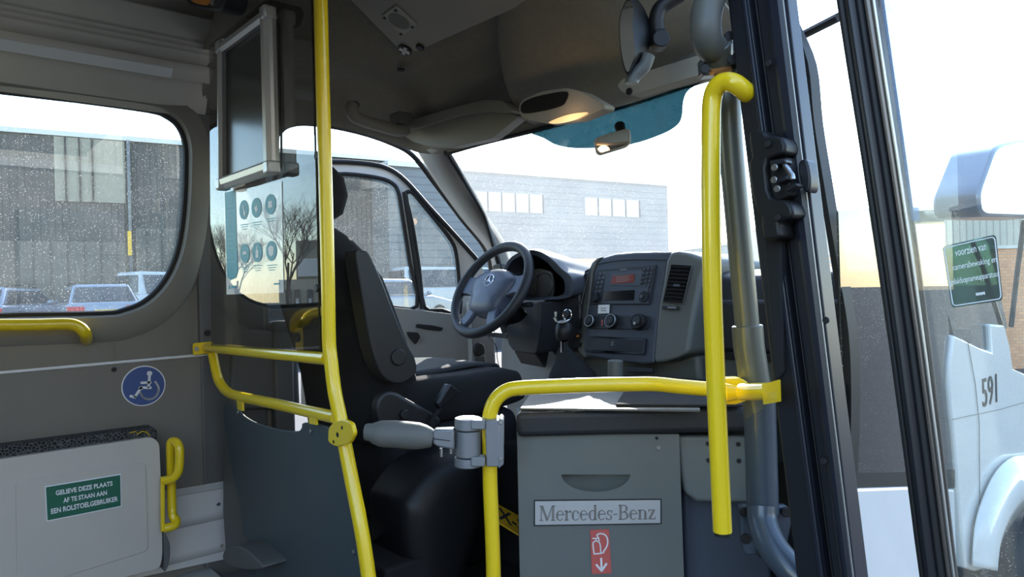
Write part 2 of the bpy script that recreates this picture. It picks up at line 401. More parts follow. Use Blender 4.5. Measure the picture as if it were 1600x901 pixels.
# office block ahead, seen through the windscreen
B2 = PD((880, 450), 38)
h2 = onp((880, 276), B2, wn).z
blk = thing('office_block', 'grey horizontally clad office block beyond the windscreen', 'building', gz(B2))
fac2('wall', blk, 610, 1047, h2, h2, 0, B2, 'clad_grey', 12)
fac2('roof_edge', blk, 610, 1047, h2+.15, h2+.15, h2-.1, B2, 'alu_white', 12, .1)
zt = onp((940, 310), B2, wn).z; zb = onp((940, 337), B2, wn).z
x = 745
while x < 1000:
    if not 838 < x < 900:
        fac2('window', blk, x, x+19, zt, zt, zb, B2, 'win_pale', .1, .05)
        fac2('window_frame', blk, x+19.5, x+21, zt, zt, zb, B2, 'rubber', .1, .08)
    x += 21.5
fac2('lower_band', blk, 610, 790, zb-3.0, zb-3.0, 0, B2, 'clad_dark', .2, .06)
fac2('loading_door', blk, 975, 1040, zb-2.0, zb-2.0, 0, B2, 'hall_pale', .2, .06)
fac2('brick_base', blk, 860, 960, 1.8+1.2, 3.0, 0, B2, 'brick', .2, .06)
# far low sheds
B3 = PD((1130, 440), 62)
sh = thing('low_shed', 'low grey green shed far beyond the windscreen right edge', 'building', gz(B3))
z3 = PD((1130, 385), 62).z
mb = MB(); mb.prism([gz(PD((1050,440),62)), gz(PD((1345,440),62)), gz(PD((1345,440),62))+V((0,0,z3-.8)), gz(PD((1200,440),62))+V((0,0,z3+.3)), gz(PD((1050,440),62))+V((0,0,z3-.2))], fw*8)
mk('wall', mb, 'clad_green', sh, smooth=False)
mb = MB(); mb.prism([PD((1045,394),61.8), PD((1200,374),61.8), PD((1345,382),61.8), PD((1345,378),61.8), PD((1200,369),61.8), PD((1045,390),61.8)], fw*8)
mk('roof', mb, 'alu_white', sh, smooth=False)
# warehouse behind the door glass, brick foot wall in front of it
B5 = PD((1500, 432), 30)
wh = thing('corrugated_warehouse', 'beige corrugated warehouse seen through the open door glass', 'building', gz(B5))
def fr(x0, x1, d, zt0, zb_, zt1=None):
    a, b = gz(PD((x0,432),d)), gz(PD((x1,432),d)); return [a+V((0,0,zb_)), b+V((0,0,zb_)), b+V((0,0,zt0 if zt1 is None else zt1)), a+V((0,0,zt0))]
zw = PD((1500,327),30).z
mb = MB(); mb.prism(fr(1290, 1900, 30, zw, 0), fw*10); o = mk('wall', mb, 'clad_beige', wh, smooth=False); orient(o, YAW)
mb = MB(); mb.prism(fr(1290, 1900, 29.9, zw+.12, zw-.02), fw*10); mk('roof_edge', mb, 'alu_white', wh, smooth=False)
bw = thing('brick_building', 'low orange brick building in front of the corrugated warehouse', 'building', gz(PD((1460,432),11)))
zb5 = PD((1460,391),11).z
mb = MB(); mb.prism(fr(1330, 1800, 11, zb5, 0), fw*3); o = mk('wall', mb, 'brick', bw, smooth=False); orient(o, YAW)
mb = MB(); mb.prism(fr(1330, 1800, 10.97, zb5+.05, zb5), fw*3); mk('coping', mb, 'alu_white', bw, smooth=False)
mb = MB(); mb.prism([PD(p,10.95) for p in [(1460,550),(1476,552),(1479,582),(1463,580)]], fw*.05); mk('vent_grille', mb, 'rubber', bw, smooth=False)
mb = MB(); mb.prism([PD(p,10.9) for p in [(1464,488),(1469,488),(1470,495),(1465,495)]], fw*.1); mk('wall_lamp', mb, 'white', bw, smooth=False)
# bare trees and beige buildings that the partition glass mirrors (they stand behind-left of the bus)
def tree(name, base, h, label, seed):
    rnd = random.Random(seed); mb = MB()
    def br(p, d, L, r, k):
        q = p + d*L*.5 + V((rnd.uniform(-.05,.05)*L, rnd.uniform(-.05,.05)*L, 0)); e = p+d*L
        mb.tube([p, q, e], [r, r*.8, r*.6], 4 if k > 3 else 3)
        if k == 0: return
        for i in range(4 if k > 2 else 3):
            a = rnd.uniform(0, 6.28); s = rnd.uniform(.35,.85)
            nd = (d + V((math.cos(a)*s, math.sin(a)*s, rnd.uniform(.0,.3)))).normalized()
            br(p+d*L*rnd.uniform(.55,1), nd, L*rnd.uniform(.5,.78), r*.55, k-1)
    br(V(base), V((0,0,1)), h*.33, h*.010, 6)
    return tag(mk(name, mb, 'bark', None), label, 'tree')
for i, (px, d, h, lab) in enumerate([(340, 22, 5.4, 'bare leafless tree mirrored left of the safety poster'), (372, 26, 6.0, 'bare tree whose crown shows behind the safety poster'), (452, 34, 9.0, 'tall bare tree mirrored right of the safety poster')]):
    tree('bare_tree', gz(mirY(PD((px,460),d))), h, lab, 11+i)
def mbox(x0, x1, y_top, d, depth=4, yb=None, m='beige', name='wall', parent=None):
    a, b = mirY(PD((x0,460),d)), mirY(PD((x1,460),d)); zt = PD((x0,y_top),d).z; zb_ = PD((x0,yb),d).z if yb else 0
    n = (mirY(PD((x0,460),d+depth))-a); n.z = 0
    mb = MB(); mb.prism([V((a.x,a.y,zb_)), V((b.x,b.y,zb_)), V((b.x,b.y,zt)), V((a.x,a.y,zt))], n); return mk(name, mb, m, parent, smooth=False)
off = thing('site_office', 'low beige site office with white windows mirrored in the partition glass', 'building', gz(mirY(PD((450,460),38))))
mbox(436, 560, 437, 38, 6, None, 'beige', 'wall', off)
for x in (446, 460, 480, 500, 520):
    mbox(x, x+9, 452, 37.9, .1, 474, 'win_dark', 'window', off); mbox(x+2, x+7, 466, 37.8, .1, 474, 'white', 'blind', off)
tw = thing('beige_block', 'pale beige block standing behind the site office', 'building', gz(mirY(PD((480,460),50))))
mbox(464, 540, 376, 50, 6, None, 'hall_pale', 'wall', tw); mbox(466, 540, 404, 49.8, .1, 432, 'white', 'signboard', tw)
# long sunlit depot added out of view on the doorway side: lights the bus and shows in its panes
dp = thing('added_depot', 'long pale unseen depot added on the doorway side of the bus', 'building', V((15,-6,0)))
mb = MB(); mb.box((15,-34,0),(19,9,4.6)); o = mk('wall', mb, 'depot', dp, smooth=False); orient(o, math.pi/2)
mb = MB(); mb.box((15.3,-34,4.6),(19,9,7.4)); o = mk('upper_cladding', mb, 'clad_beige', dp, smooth=False); orient(o, math.pi/2)
mb = MB(); mb.box((14.9,-34,4.55),(15.4,9,4.75)); mk('coping', mb, 'alu_white', dp, smooth=False)
for y in (-30,-22,-14,-6,2):
    mb = MB(); mb.box((14.93,y,0),(15.02,y+4,3.6)); mk('roller_door', mb, 'clad_grey', dp, smooth=False)
    mb = MB(); mb.box((14.93,y+5,1.4),(15.02,y+6.6,3.2)); mk('window', mb, 'win_dark', dp, smooth=False)
# cars
LOT = .38
mb = MB(); mb.prism([V((-75,-40,0)),V((-13,-40,0)),V((-13,70,0)),V((-75,70,0))], V((0,0,LOT))); struct(mk('ground', mb, 'asphalt', smooth=False), 'slightly raised parking lot in front of the hall')
def car(px, d, yaw, label, kind='wagon', m='car_silver', name='car', group=None):
    b = gz(PD((px, 460), d))+V((0,0,LOT)); t = thing(name, label, 'car' if name != 'van' else 'van', b, group)
    c, s_ = math.cos(yaw), math.sin(yaw)
    T = lambda x, y, z: b + V((x*c-y*s_, x*s_+y*c, z))
    if kind == 'wagon':   # y runs nose(+) to tail(-)
        low = [(2.2,.35),(2.25,.7),(1.2,.92),(-2.1,.98),(-2.22,.7),(-2.2,.35)]; top = [(1.15,.9),(.45,1.42),(-1.5,1.47),(-2.05,.95)]
    elif kind == 'van':
        low = [(2.4,.35),(2.45,.9),(1.9,1.15),(-2.4,1.2),(-2.45,.8),(-2.4,.35)]; top = [(1.9,1.12),(1.1,1.9),(-2.3,1.95),(-2.42,1.15)]
    hw = .9
    def prof(pts, w0, w1, zc):
        zs = [z for _, z in pts]; z0, z1 = min(zs), max(zs); mb = MB()
        f = lambda z: w0+(w1-w0)*(z-z0)/(z1-z0)
        a = [T(-f(z), y, z) for y, z in pts]; b2 = [T(f(z), y, z) for y, z in pts]; mb.loft([a, b2]); return mb
    mk('body', prof(low, hw, hw*.97, 0), m, t, bevel=.08, bseg=3)
    cab = mk('cabin', prof(top, hw*.94, hw*.74, 0), m, t, bevel=.07, bseg=3)
    def pane(pts, nm='window'):
        mb = MB(); mb.prism(pts, V((0,0,.001))); return mb
    # rear window, side windows as thin glass set on the cabin
    y0, z0 = top[3]; y1, z1 = top[2]
    def lerp(a, b, k): return a+(b-a)*k
    for sx in (-1, 1):
        q = []
        for (yy, zz, wv) in ((top[0][0]-.35, z0+.05, .93), (top[3][0]+.25, z0+.05, .93), (top[2][0]+.1, z1-.12, .79), (top[1][0]-.05, z1-.12, .79)):
            q.append(T(sx*hw*wv, yy, zz))
        mb = MB(); nn = V((c*sx, s_*sx, 0)); mb.prism(q, nn*.02); mk('side_window', mb, 'car_glass', t, smooth=False)
    q = [T(-hw*.82, lerp(y0,y1,.12)-.02, lerp(z0,z1,.12)), T(hw*.82, lerp(y0,y1,.12)-.02, lerp(z0,z1,.12)), T(hw*.70, lerp(y0,y1,.85)-.02, lerp(z0,z1,.85)), T(-hw*.70, lerp(y0,y1,.85)-.02, lerp(z0,z1,.85))]
    mb = MB(); mb.prism(q, V((s_, -c, 0))*.02); mk('rear_window', mb, 'car_glass', t, smooth=False)
    ya, za = top[0]; yb, zb2 = top[1]
    q = [T(-hw*.82, lerp(ya,yb,.1)+.03, lerp(za,zb2,.1)), T(hw*.82, lerp(ya,yb,.1)+.03, lerp(za,zb2,.1)), T(hw*.72, lerp(ya,yb,.88)+.03, lerp(za,zb2,.88)), T(-hw*.72, lerp(ya,yb,.88)+.03, lerp(za,zb2,.88))]
    mb = MB(); mb.prism(q, V((-s_, c, 0))*.02); mk('windscreen', mb, 'car_glass', t, smooth=False)
    yt = low[3][0]
    for sx in (-1, 1):
        mb = MB(); mb.prism([T(sx*hw*.98, yt-.06, .72), T(sx*hw*.55, yt-.12, .72), T(sx*hw*.55, yt-.06, .88), T(sx*hw*.98, yt, .88)], V((s_,-c,0))*.05); mk('tail_light', mb, 'tail_red', t, smooth=False)
        for yy in (1.4, -1.4):
            mb = MB(); mb.disc(T(sx*hw*1.0, yy, .32), V((c*sx, s_*sx, 0)), .32, .2, 20); mk('wheel', mb, 'rubber', t)
    mb = MB(); mb.prism([T(-.26, yt-.14, .66), T(.26, yt-.14, .66), T(.26, yt-.12, .78), T(-.26, yt-.12, .78)], V((s_,-c,0))*.03); mk('number_plate', mb, 'plate_yellow', t, smooth=False)
    for sx in (-1,1):
        if kind == 'wagon':
            mb = MB(); mb.tube([T(sx*hw*.7, .3, 1.46), T(sx*hw*.7, -.4, 1.53), T(sx*hw*.7, -1.5, 1.49)], .02, 6); mk('roof_rail', mb, 'rubber', t)
        mb = MB(); mb.ell(T(sx*1.0, .9, 1.0), V((c,s_,0))*.1, V((-s_,c,0))*.06, V((0,0,.07)), 10, 6); mk('wing_mirror', mb, m, t)
    return t
A = lambda px: YAW - math.atan((px-800)/F_)
car(147, 20.5, A(147)+.12, 'silver estate car with yellow plate parked facing the hall')
car(12, 21, A(12)-.45, 'dark silver car at the left end of the parked row')
car(298, 25.6, A(262)-1.0, 'white van parked to the right of the silver estate car', 'van', 'car_white', 'van')
car(600, 21, A(600)-.9, 'pale hatchback seen low in the driver door window', 'wagon', 'car_silver')
car(712, 27, A(735)-1.1, 'white delivery van seen through the small quarter window', 'van', 'car_white', 'van')
g = MB(); a_, b_ = onp((-60,470),PD((150,474),17.2),wn), onp((300,470),PD((150,474),17.2),wn)
g.prism([gz(a_)+V((0,0,LOT)),gz(b_)+V((0,0,LOT)),gz(b_)-wn*.9+V((0,0,LOT)),gz(a_)-wn*.9+V((0,0,LOT))],V((0,0,.10))); tag(mk('grass_verge', g, 'grass', smooth=False), 'strip of yellow green grass before the parked cars', 'grass', kind='stuff')

# =====================================================================
# THE BUS SHELL
# =====================================================================
FZ = .556; XL = -2.35; YP = .715
# left wall with the big side window
w1px = [(-30,141),(120,152),(232,168),(262,178),(283,196),(294,226),(295,270),(292,330),(284,385),(270,425),(250,455),(225,476),(195,488),(160,493),(0,496)]
w1 = [PX(p, XL) for p in c2(w1px[1:], 4, False)]
zt1, zb1 = PX((60,147),XL).z, PX((60,495),XL).z
w1 = w1[:-1] + [V((XL,.1,zb1)), V((XL,-.80,zb1)), V((XL,-.93,zb1+.13)), V((XL,-.93,zt1-.13)), V((XL,-.80,zt1)), V((XL,.1,zt1))]
outer = [V((XL,-2.6,.4)), V((XL,.93,.4)), V((XL,.93,2.12)), V((XL,-2.6,2.12))]
mb = holed(outer, [w1], -.05, V((1,0,0)))
struct(mk('wall_left', mb, 'wall_grey', smooth=False), 'taupe left side wall of the bus with its big window opening')
# raised surround
cen = sum(w1, V((0,0,0)))/len(w1)
def grow(loop, d):
    out = []; n = len(loop)
    for i in range(n):
        t = (loop[(i+1)%n]-loop[i-1]).normalized(); nn = t.cross(V((1,0,0)))
        if nn.dot(loop[i]-cen) < 0: nn = -nn
        out.append(loop[i]+nn*d)
    return out
secs = [grow(w1,-.002), [p+V((.02,0,0)) for p in grow(w1,.004)], [p+V((.024,0,0)) for p in grow(w1,.05)], [p+V((.001,0,0)) for p in grow(w1,.078)]]
mb = MB(); mb.loft(secs+[secs[0]], True, False); struct(mk('trim_1', mb, 'trim_grey', ang=50), 'moulded surround of the big side window')
win = thing('window_1', 'large side window of the bus with rounded corners', 'window', (XL-.03,-.1,1.4)); win['kind'] = 'structure'; del win['category']
mb = MB(); mb.prism(w1, V((-.005,0,0))); mb.v = [p+V((-.03,0,0)) for p in mb.v]; mk('pane', mb, 'pane_dirty', win, smooth=False)
mk('gasket', ring([p+V((-.01,0,0)) for p in grow(w1,-.004)], .011), 'rubber', win)
# belt line and lower wall cover
mb = MB(); mb.prism([PX(p, XL+.004) for p in [(-20,585),(350,551),(350,770),(-20,830)]], V((.006,0,0))); struct(mk('trim_2', mb, 'wall_panel', smooth=False, bevel=.002), 'flat lower cover panel of the left wall')
mb = MB(); mb.tube([PX((-20,584),XL+.012), PX((324,553.5),XL+.012)], .0045, 8); struct(mk('trim_3', mb, 'white', None), 'bright aluminium bead along the belt line')
mb = MB(); mb.tube([PX((177,500),XL+.002),PX((181,568),XL+.002)], .0015, 6); struct(mk('trim_4', mb, 'trim_grey'), 'thin vertical joint under the side window')
tag(bolt('screw', PX((178,577),XL+.01), (1,0,0), .007, m='rubber'), 'small black screw left of the wheelchair sign', 'screw')
# aluminium planks low on the wall, with screws
mb = MB(); mb.prism([PX(p, XL+.012) for p in [(150,786),(351,751.5),(352,872),(150,915)]], V((.006,0,0))); struct(mk('baseboard_left', mb, 'alu_planks', smooth=False), 'pale aluminium planks at the foot of the left wall')
mb = MB(); mb.prism([PX(p, XL+.018) for p in [(150,784),(351,750.5),(351,761),(150,797)]], V((.008,0,0))); struct(mk('trim_5', mb, 'alu_white', smooth=False, bevel=.002))
for i, p in enumerate([(341,787),(346,852),(342,771)][:2]):
    tag(bolt('screw', PX(p,XL+.018), (1,0,0), .006), ['upper steel screw in the aluminium planks', 'lower steel screw in the aluminium planks'][i], 'screw')
mb = MB(); mb.box((XL,-.4,FZ),(XL+.22,.72,FZ+.03)); struct(mk('trim_6', mb, 'alu_white', smooth=False, bevel=.006), 'aluminium seat rail along the left wall foot')
# ceiling of the passenger room: one extruded profile
prof = [(-2.345,2.02),(-2.318,2.075),(-2.305,2.10),(-2.292,2.120),(-2.280,2.118),(-2.262,2.142),(-2.257,2.155),(-2.262,2.160),(-2.235,2.185),(-2.236,2.192),(-2.224,2.198),(-2.225,2.205),(-2.213,2.211),(-2.214,2.218),(-2.202,2.224),(-2.14,2.26),(-2.15,2.27),(-2.0,2.34),(-1.6,2.42),(-.9,2.43),(-.58,2.36),(-.50,2.2)]
a = [V((x,-2.6,z)) for x,z in prof]; b = [V((x,.735,z)) for x,z in prof]
mb = MB(); mb.loft([a,b],False,False); struct(mk('ceiling', mb, 'ceiling_cream', solid=.01, ang=12), 'ribbed cream ceiling cove of the passenger room')
mb = MB(); mb.prism([V((-2.281,-1,2.116)),V((-2.281,.62,2.116)),V((-2.260,.62,2.140)),V((-2.260,-1,2.140))], V((.006,0,-.005)))
struct(mk('trim_7', mb, 'white', smooth=False), 'bright strip in the ceiling cove')
for i,y in enumerate((.29,.60)): 
    tag(bolt('screw', V((-2.266,y,2.129)), (1,0,-.8), .004, m='rubber'), ['small dark screw in the middle of the ceiling strip','small dark screw near the forward end of the ceiling strip'][i], 'screw')
# floor, back and right side of the passenger room (behind and beside the photographer)
mb = MB(); mb.box((XL,-2.6,FZ-.06),(-.62,1.25,FZ)); struct(mk('floor', mb, 'floor_vinyl', smooth=False), 'dark speckled bus floor')
mb = MB(); mb.box((XL,-2.66,.4),(-.5,-2.6,2.4)); struct(mk('wall_back', mb, 'wall_grey', smooth=False))
mb = MB(); mb.box((-.62,-2.6,.4),(-.56,-.75,1.25)); mb.box((-.62,-2.6,2.0),(-.56,-.75,2.4)); mb.box((-.62,-1.0,1.2),(-.56,-.75,2.1)); struct(mk('wall_right', mb, 'wall_grey', smooth=False))
# cab roof lining
row0 = [PX((425,204),-2.36),PX((490,193),-2.36),PX((560,205),-2.35),PX((615,223),-2.33),PX((660,238),-2.28),PY((703,237),1.50),PY((760,221),1.55),PY((850,199),1.60),PY((960,169),1.62),PY((1060,137),1.62),PY((1115,115),1.61),PY((1160,97),1.59)]
row2 = [V(p+(2.2,)) for p in [(-2.24,.86),(-2.2,.92),(-2.12,1.02),(-2.02,1.12),(-1.96,1.18),(-1.9,1.22),(-1.8,1.235),(-1.66,1.24),(-1.4,1.24),(-1.15,1.24),(-1.0,1.24),(-.84,1.23)]]
row1 = [(p*.45+q*.55)+V((0,.04,.05)) for p,q in zip(row0,row2)]
row3 = [V((-2.2,.76,2.215)),V((-2.12,.79,2.22)),V((-2.05,.82,2.225)),V((-1.9,.8,2.23)),V((-1.8,.85,2.23)),V((-1.7,.88,2.23)),V((-1.6,.9,2.23)),V((-1.5,.9,2.23)),V((-1.3,.9,2.23)),V((-1.1,.9,2.23)),V((-.9,.9,2.23)),V((-.72,.9,2.22))]
hz_ = lambda x,y: 2.205+.45*max(0,1.19-y)
row3 = [V((p.x,p.y,max(2.215,hz_(p.x,p.y)+.03) if p.x>-2.12 else 2.215)) for p in row3]
row4 = [V((-2.2+.14*i,.71,max(2.23,hz_(-2.2+.14*i,.71)+.03))) for i in range(12)]
rows = [row0,row1,row2,row3,row4]
sm = [cr(r,4) for r in rows]; cols = [cr([sm[i][j] for i in range(5)],5) for j in range(len(sm[0]))]
mb = MB(); mb.loft(cols,False,False); struct(mk('ceiling', mb, 'headliner', solid=.012, ang=60), 'grey brown fabric roof lining over the cab')
rowm = [PX((425,204),-2.36)+V((.0,0,0)),V((-2.33,.72,2.05)),V((-2.3,.62,2.1))]
mb = MB(); mb.loft([cr([V((-2.36,.72,2.02)),V((-2.36,.80,2.03)),row0[0]],4), cr([V((-2.2,.72,2.25)),V((-2.2,.76,2.215)),V((-2.24,.86,2.2))],4)],False,False); struct(mk('ceiling', mb, 'headliner', solid=.012), 'roof lining corner above the driver')
# body between roof lining and door opening: black seal along the opening, then the A pillar
seal = cr([PX(p,-2.385) for p in [(430,470),(431,240),(437,206),(460,193),(500,194),(560,206),(610,223),(645,243),(680,287),(720,340),(762,397),(770,470)]],6)
mb = MB(); mb.tube(seal, .011, 8); struct(mk('trim_8', mb, 'rubber'), 'black rubber seal around the driver door opening')
pa = [PX((655,234),-2.36),PX((685,284),-2.36),PX((722,336),-2.36),PX((766,392),-2.36),PX((776,440),-2.36)]
pb = [PY((700,234),1.50),PX((716,268),-2.17),PX((748,322),-2.19),PX((790,385),-2.21),PX((800,430),-2.21)]
pm = [(x+y)/2+V((.035,-.03,0)) for x,y in zip(pa,pb)]
mb = MB(); mb.loft([cr(pa,5),cr(pm,5),cr(pb,5)],False,False); struct(mk('wall_front', mb, 'trim_light', solid=.02, ang=80), 'grey windscreen pillar trim on the driver side')
# pillar behind the driver and sill below the door
mb = MB(); mb.prism([V((XL-.04,.70,.4)),V((XL-.04,.915,.4)),V((XL-.04,.915,2.04)),V((XL-.04,.70,2.04))], V((.055,0,0))); struct(mk('trim_9', mb, 'side_grey', smooth=False, bevel=.01), 'dark door pillar behind the driver')
mb = MB(); mb.slab(fil([(358,640),(365,525),(385,514),(450,518),(466,540),(470,640)],10),(XL+.03,0,0),(1,0,0),.03); struct(mk('trim_10', mb, 'side_grey', bevel=.01), 'moulded lower cover of the driver door pillar')
mb = MB(); mb.box((-2.42,.915,.35),(-2.28,1.95,.66)); struct(mk('door_sill', mb, 'side_grey', smooth=False, bevel=.01), 'dark sill under the driver door')
mb = MB(); mb.box((XL,1.0,.45),(-.62,2.25,.62)); struct(mk('floor', mb, 'black_matte', smooth=False), 'dark cab floor')
mb = MB(); mb.box((-1.74,1.36,.6),(-1.2,1.735,.98)); struct(mk('floor', mb, 'black_matte', bevel=.03), 'dark block added below the console to darken a bright gap')  # added black block, darkens the bright gap beside the storage box
mb = MB(); mb.box((-2.3,2.30,.5),(-.66,2.36,1.30)); struct(mk('wall_front', mb, 'black_matte', smooth=False), 'bulkhead under the dashboard')
mb = MB(); mb.box((XL-.01,.93,.4),(XL+.04,1.0,1.36)); struct(mk('trim_11', mb, 'side_grey', bevel=.01), 'lower cover beside the driver seat')
mb = MB(); mb.box((XL-.05,.70,2.0),(XL+.01,.97,2.4)); struct(mk('wall_left', mb, 'headliner', smooth=False), 'body above the door pillar')
mb = MB(); mb.box((XL,.70,2.2),(-.55,.715,2.9)); struct(mk('wall_front', mb, 'headliner', smooth=False), 'header above the partition glass')
# windscreen
top = [PY((700,240),1.51),PY((760,223),1.56),PY((850,201),1.61),PY((960,171),1.63),PY((1060,139),1.63),PY((1130,112),1.62),PY((1210,80),1.59),V((-.66,1.50,2.0))]
bot = [V((-2.22,1.86,1.50)),V((-2.1,2.02,1.49)),V((-1.9,2.18,1.48)),V((-1.65,2.27,1.475)),V((-1.4,2.30,1.47)),V((-1.15,2.28,1.47)),V((-.9,2.2,1.48)),V((-.68,1.98,1.5))]
ws = thing('window_2', 'wide dusty windscreen', 'window', (-1.4,2.2,1.5)); ws['kind']='structure'; del ws['category']
mid = [(p+q)/2+V((0,.04,.02)) for p,q in zip(top,bot)]
mb = MB(); mb.loft([cr(top,4),cr(mid,4),cr(bot,4)],False,False); mk('pane', mb, 'pane_windshield', ws, ang=80)
mb = MB(); mb.tube(cr([p+V((0,-.012,0)) for p in top],4), .010, 8); mk('gasket', mb, 'rubber', ws)
mb = MB(); mb.tube(cr([top[0],(top[0]+bot[0])/2+V((-.02,.05,.02)),bot[0]],6), .012, 8); mk('gasket', mb, 'rubber', ws)
# dotted tint band hugging the top of the glass
def ws_at(p):
    """point just inside the windscreen at a pixel, on the plane through its header and its foot"""
    a, b, c = V((-1.8,1.60,1.96)), V((-1.0,1.62,1.99)), V((-1.4,2.30,1.47)); n = (b-a).cross(c-a).normalized()
    return onp(p, a, n) + V((0,-.02,-.01))
sb = [(838,202),(856,212),(880,224),(920,228),(990,222),(1040,206),(1064,192),(1072,178),(1075,152),(1085,135),(1118,118),(1128,108),(1060,136),(960,168),(900,188)]
mb = MB(); mb.prism([ws_at(p) for p in c2(sb,4)], V((0,-.001,0))); mk('sunband', mb, 'sunband', ws, smooth=False, label='blue green tinted band across the top of the glass')
# right hand cab side: white outer skin, black framed window
XR = -.62
mb = MB(); mb.prism([PX(p,XR) for p in [(1296,766),(1330,763),(1421,760),(1492,764),(1500,1010),(1310,1050)]], V((-.04,0,0)))
struct(mk('wall_right', mb, 'white_paint', smooth=False, bevel=.006), 'white outer skin of the bus beside the doorway')
wp = thing('window_3', 'black framed cab side window beside the doorway', 'window', (XR,1.5,1.1)); wp['kind']='structure'; del wp['category']
fo = [PY(p,1.40) for p in c2([(1214,-20),(1234,28),(1262,96),(1272,190),(1288,290),(1306,400),(1326,520),(1330,640),(1326,762)],4,False)]
fi = [PY(p,1.40) for p in c2([(1204,-20),(1224,28),(1251,96),(1262,190),(1279,290),(1297,400),(1315,520),(1319,640),(1315,762)],4,False)]
mb = MB(); mb.loft([fo,fi,[p+V((0,.04,0)) for p in fi],[p+V((0,.04,0)) for p in fo],fo],False,False); mk('frame', mb, 'rubber', wp)
mb = MB(); fr_o = [PX(p,XR-.005) for p in c2([(1322,600),(1326,700),(1332,735),(1360,738),(1492,734)],5,False)]; fr_b = [PX(p,XR-.005) for p in c2([(1318,600),(1316,700),(1318,770),(1360,766),(1492,762)],5,False)]
mb.loft([fr_o,fr_b,[p+V((-.01,0,0)) for p in fr_b],[p+V((-.01,0,0)) for p in fr_o],fr_o],False,False); mk('frit', mb, 'rubber', wp)
mb = MB(); mb.prism([PX(p,XR-.01) for p in [(1310,330),(1475,330),(1492,745),(1322,745)]], V((-.004,0,0))); mk('pane', mb, 'pane_side', wp, smooth=False)
# front flank with the fleet number
fl = thing('front_flank', 'white front door and wing carrying the fleet number 591', 'bus', PX((1500,900),XR))
lft = [(1490,523),(1486,560),(1484,600),(1487,640),(1492,680),(1498,760),(1504,830),(1510,888),(1524,893),(1551,888)]
archi = [(1558,862),(1567,837),(1582,815),(1600,797),(1640,780),(1700,780),(1700,600),(1620,592),(1583,575),(1578,540),(1570,508),(1547,506),(1550,550),(1530,542),(1512,533)]
mb = MB(); mb.prism([PX(p,XR) for p in lft+archi], V((-.05,0,0))); mk('skin', mb, 'white_paint', fl, bevel=.006)
ao = [PX(p,XR+.012) for p in cr([V((x,y,0)).to_2d().to_3d() for x,y in [(1520,880),(1524,825),(1536,780),(1556,738),(1580,715),(1604,711),(1660,700)]],4)] if False else [PX(p,XR+.012) for p in c2([(1520,884),(1524,825),(1536,780),(1556,738),(1580,715),(1604,711),(1660,705)],4,False)]
ai = [PX(p,XR+.004) for p in c2([(1551,888),(1556,866),(1567,837),(1582,815),(1600,797),(1626,784),(1690,772)],4,False)]
mb = MB(); mb.loft([ao,[(p+q)/2+V((.03,0,0)) for p,q in zip(ao,ai)],ai],False,False); mk('wheel_arch', mb, 'white_paint', fl, solid=.006)
mb = MB(); mb.disc(PX((1640,930),XR-.02),(1,0,0),.34,.2,32); mk('wheel', mb, 'rubber', fl, bevel=.03)
mb = text('591', quadmap([PX(p,XR+.001) for p in [(1536,636),(1558,628),(1557,583),(1534,592)]], (1,0,0)), .002); mk('fleet_number', mb, 'rubber', fl, smooth=False)
mb = MB(); mb.tube([PX(p,XR+.002) for p in [(1512,533),(1524,600),(1530,660),(1531,790)]], .0009, 6); mk('door_joint', mb, 'side_grey', fl)
mb = MB(); mb.tube([PX(p,XR+.002) for p in [(1488,655),(1560,640),(1700,600)]], .0008, 6); mk('body_crease', mb, 'side_grey', fl)
mb = MB(); mb.prism([PX(p,XR-.012) for p in [(1458,400),(1475,390),(1535,371),(1544,380),(1574,510),(1550,550),(1512,533),(1490,523)]], V((-.004,0,0))); mk('door_glass', mb, 'pane_side', fl, smooth=False)
mb = MB(); mb.slab(fil([(1556,228),(1580,220),(1640,212),(1640,340),(1534,338),(1530,300)],14),(XR+.1,0,0),(1,0,0),.1); mk('wing_mirror', mb, 'car_silver', fl, bevel=.02)
mb = MB(); mb.tube([PX((1600,345),XR+.06),PX((1590,420),XR+.03),PX((1580,510),XR)], .007, 8); mk('mirror_arm', mb, 'side_grey', fl)
# =====================================================================
# LARGE THINGS: yellow rails, partition, poster, front post and door leaf
# =====================================================================
R16 = .0155
rail = thing('partition_rail', 'yellow tubular rail frame with its tall pole behind the driver', 'handrail', PY((560,901),YP))
pole = cr([PY(p,YP) for p in [(499.5,-60),(501,0),(505,160),(509,300),(512.5,440),(514,530),(517,563),(523,612),(532,655),(542,711),(557,787),(567,840),(576,901),(584,960),(590,1010)]],4)
mb = MB(); mb.tube(pole, R16, 20); mk('pole', mb, 'yellow', rail)
mb = MB(); mb.tube(cr([PY(p,YP) for p in [(312,542),(345,544.5),(400,550),(460,555.5),(511,560)]],4), .0145, 18); mk('upper_bar', mb, 'yellow', rail)
mb = MB(); mb.tube(cr([PY(p,YP+.012) for p in [(331,545),(334,562),(339,585),(345,600),(357,613),(378,620),(436,632),(480,642),(525,652)]],5), .0145, 18); mk('lower_bar', mb, 'yellow', rail)
mb = MB(); mb.slab(fil([(302,536),(334,533),(334,551),(302,555)],4),(XL+.03,0,0),(1,0,0),.012); br_ = mk('wall_bracket', mb, 'yellow', rail, bevel=.002)
bolt('screw', PX((307,545),XL+.031), (1,0,0), .007, br_)
mb = MB(); mb.slab(fil([(513,668),(520,660),(536,655),(548,660),(553,678),(545,693),(524,698),(512,690)],5),(0,YP-.022,0),(0,-1,0),.01)
pl_ = mk('flange_plate', mb, 'yellow', rail, bevel=.002)
for p in ((534,668),(527,679),(521,690)):
    mb = MB(); mb.disc(PY(p,YP-.0225),(0,-1,0),.0055 if p[0]==527 else .004,.004,12); mk('bolt_hole', mb, 'rubber', pl_)
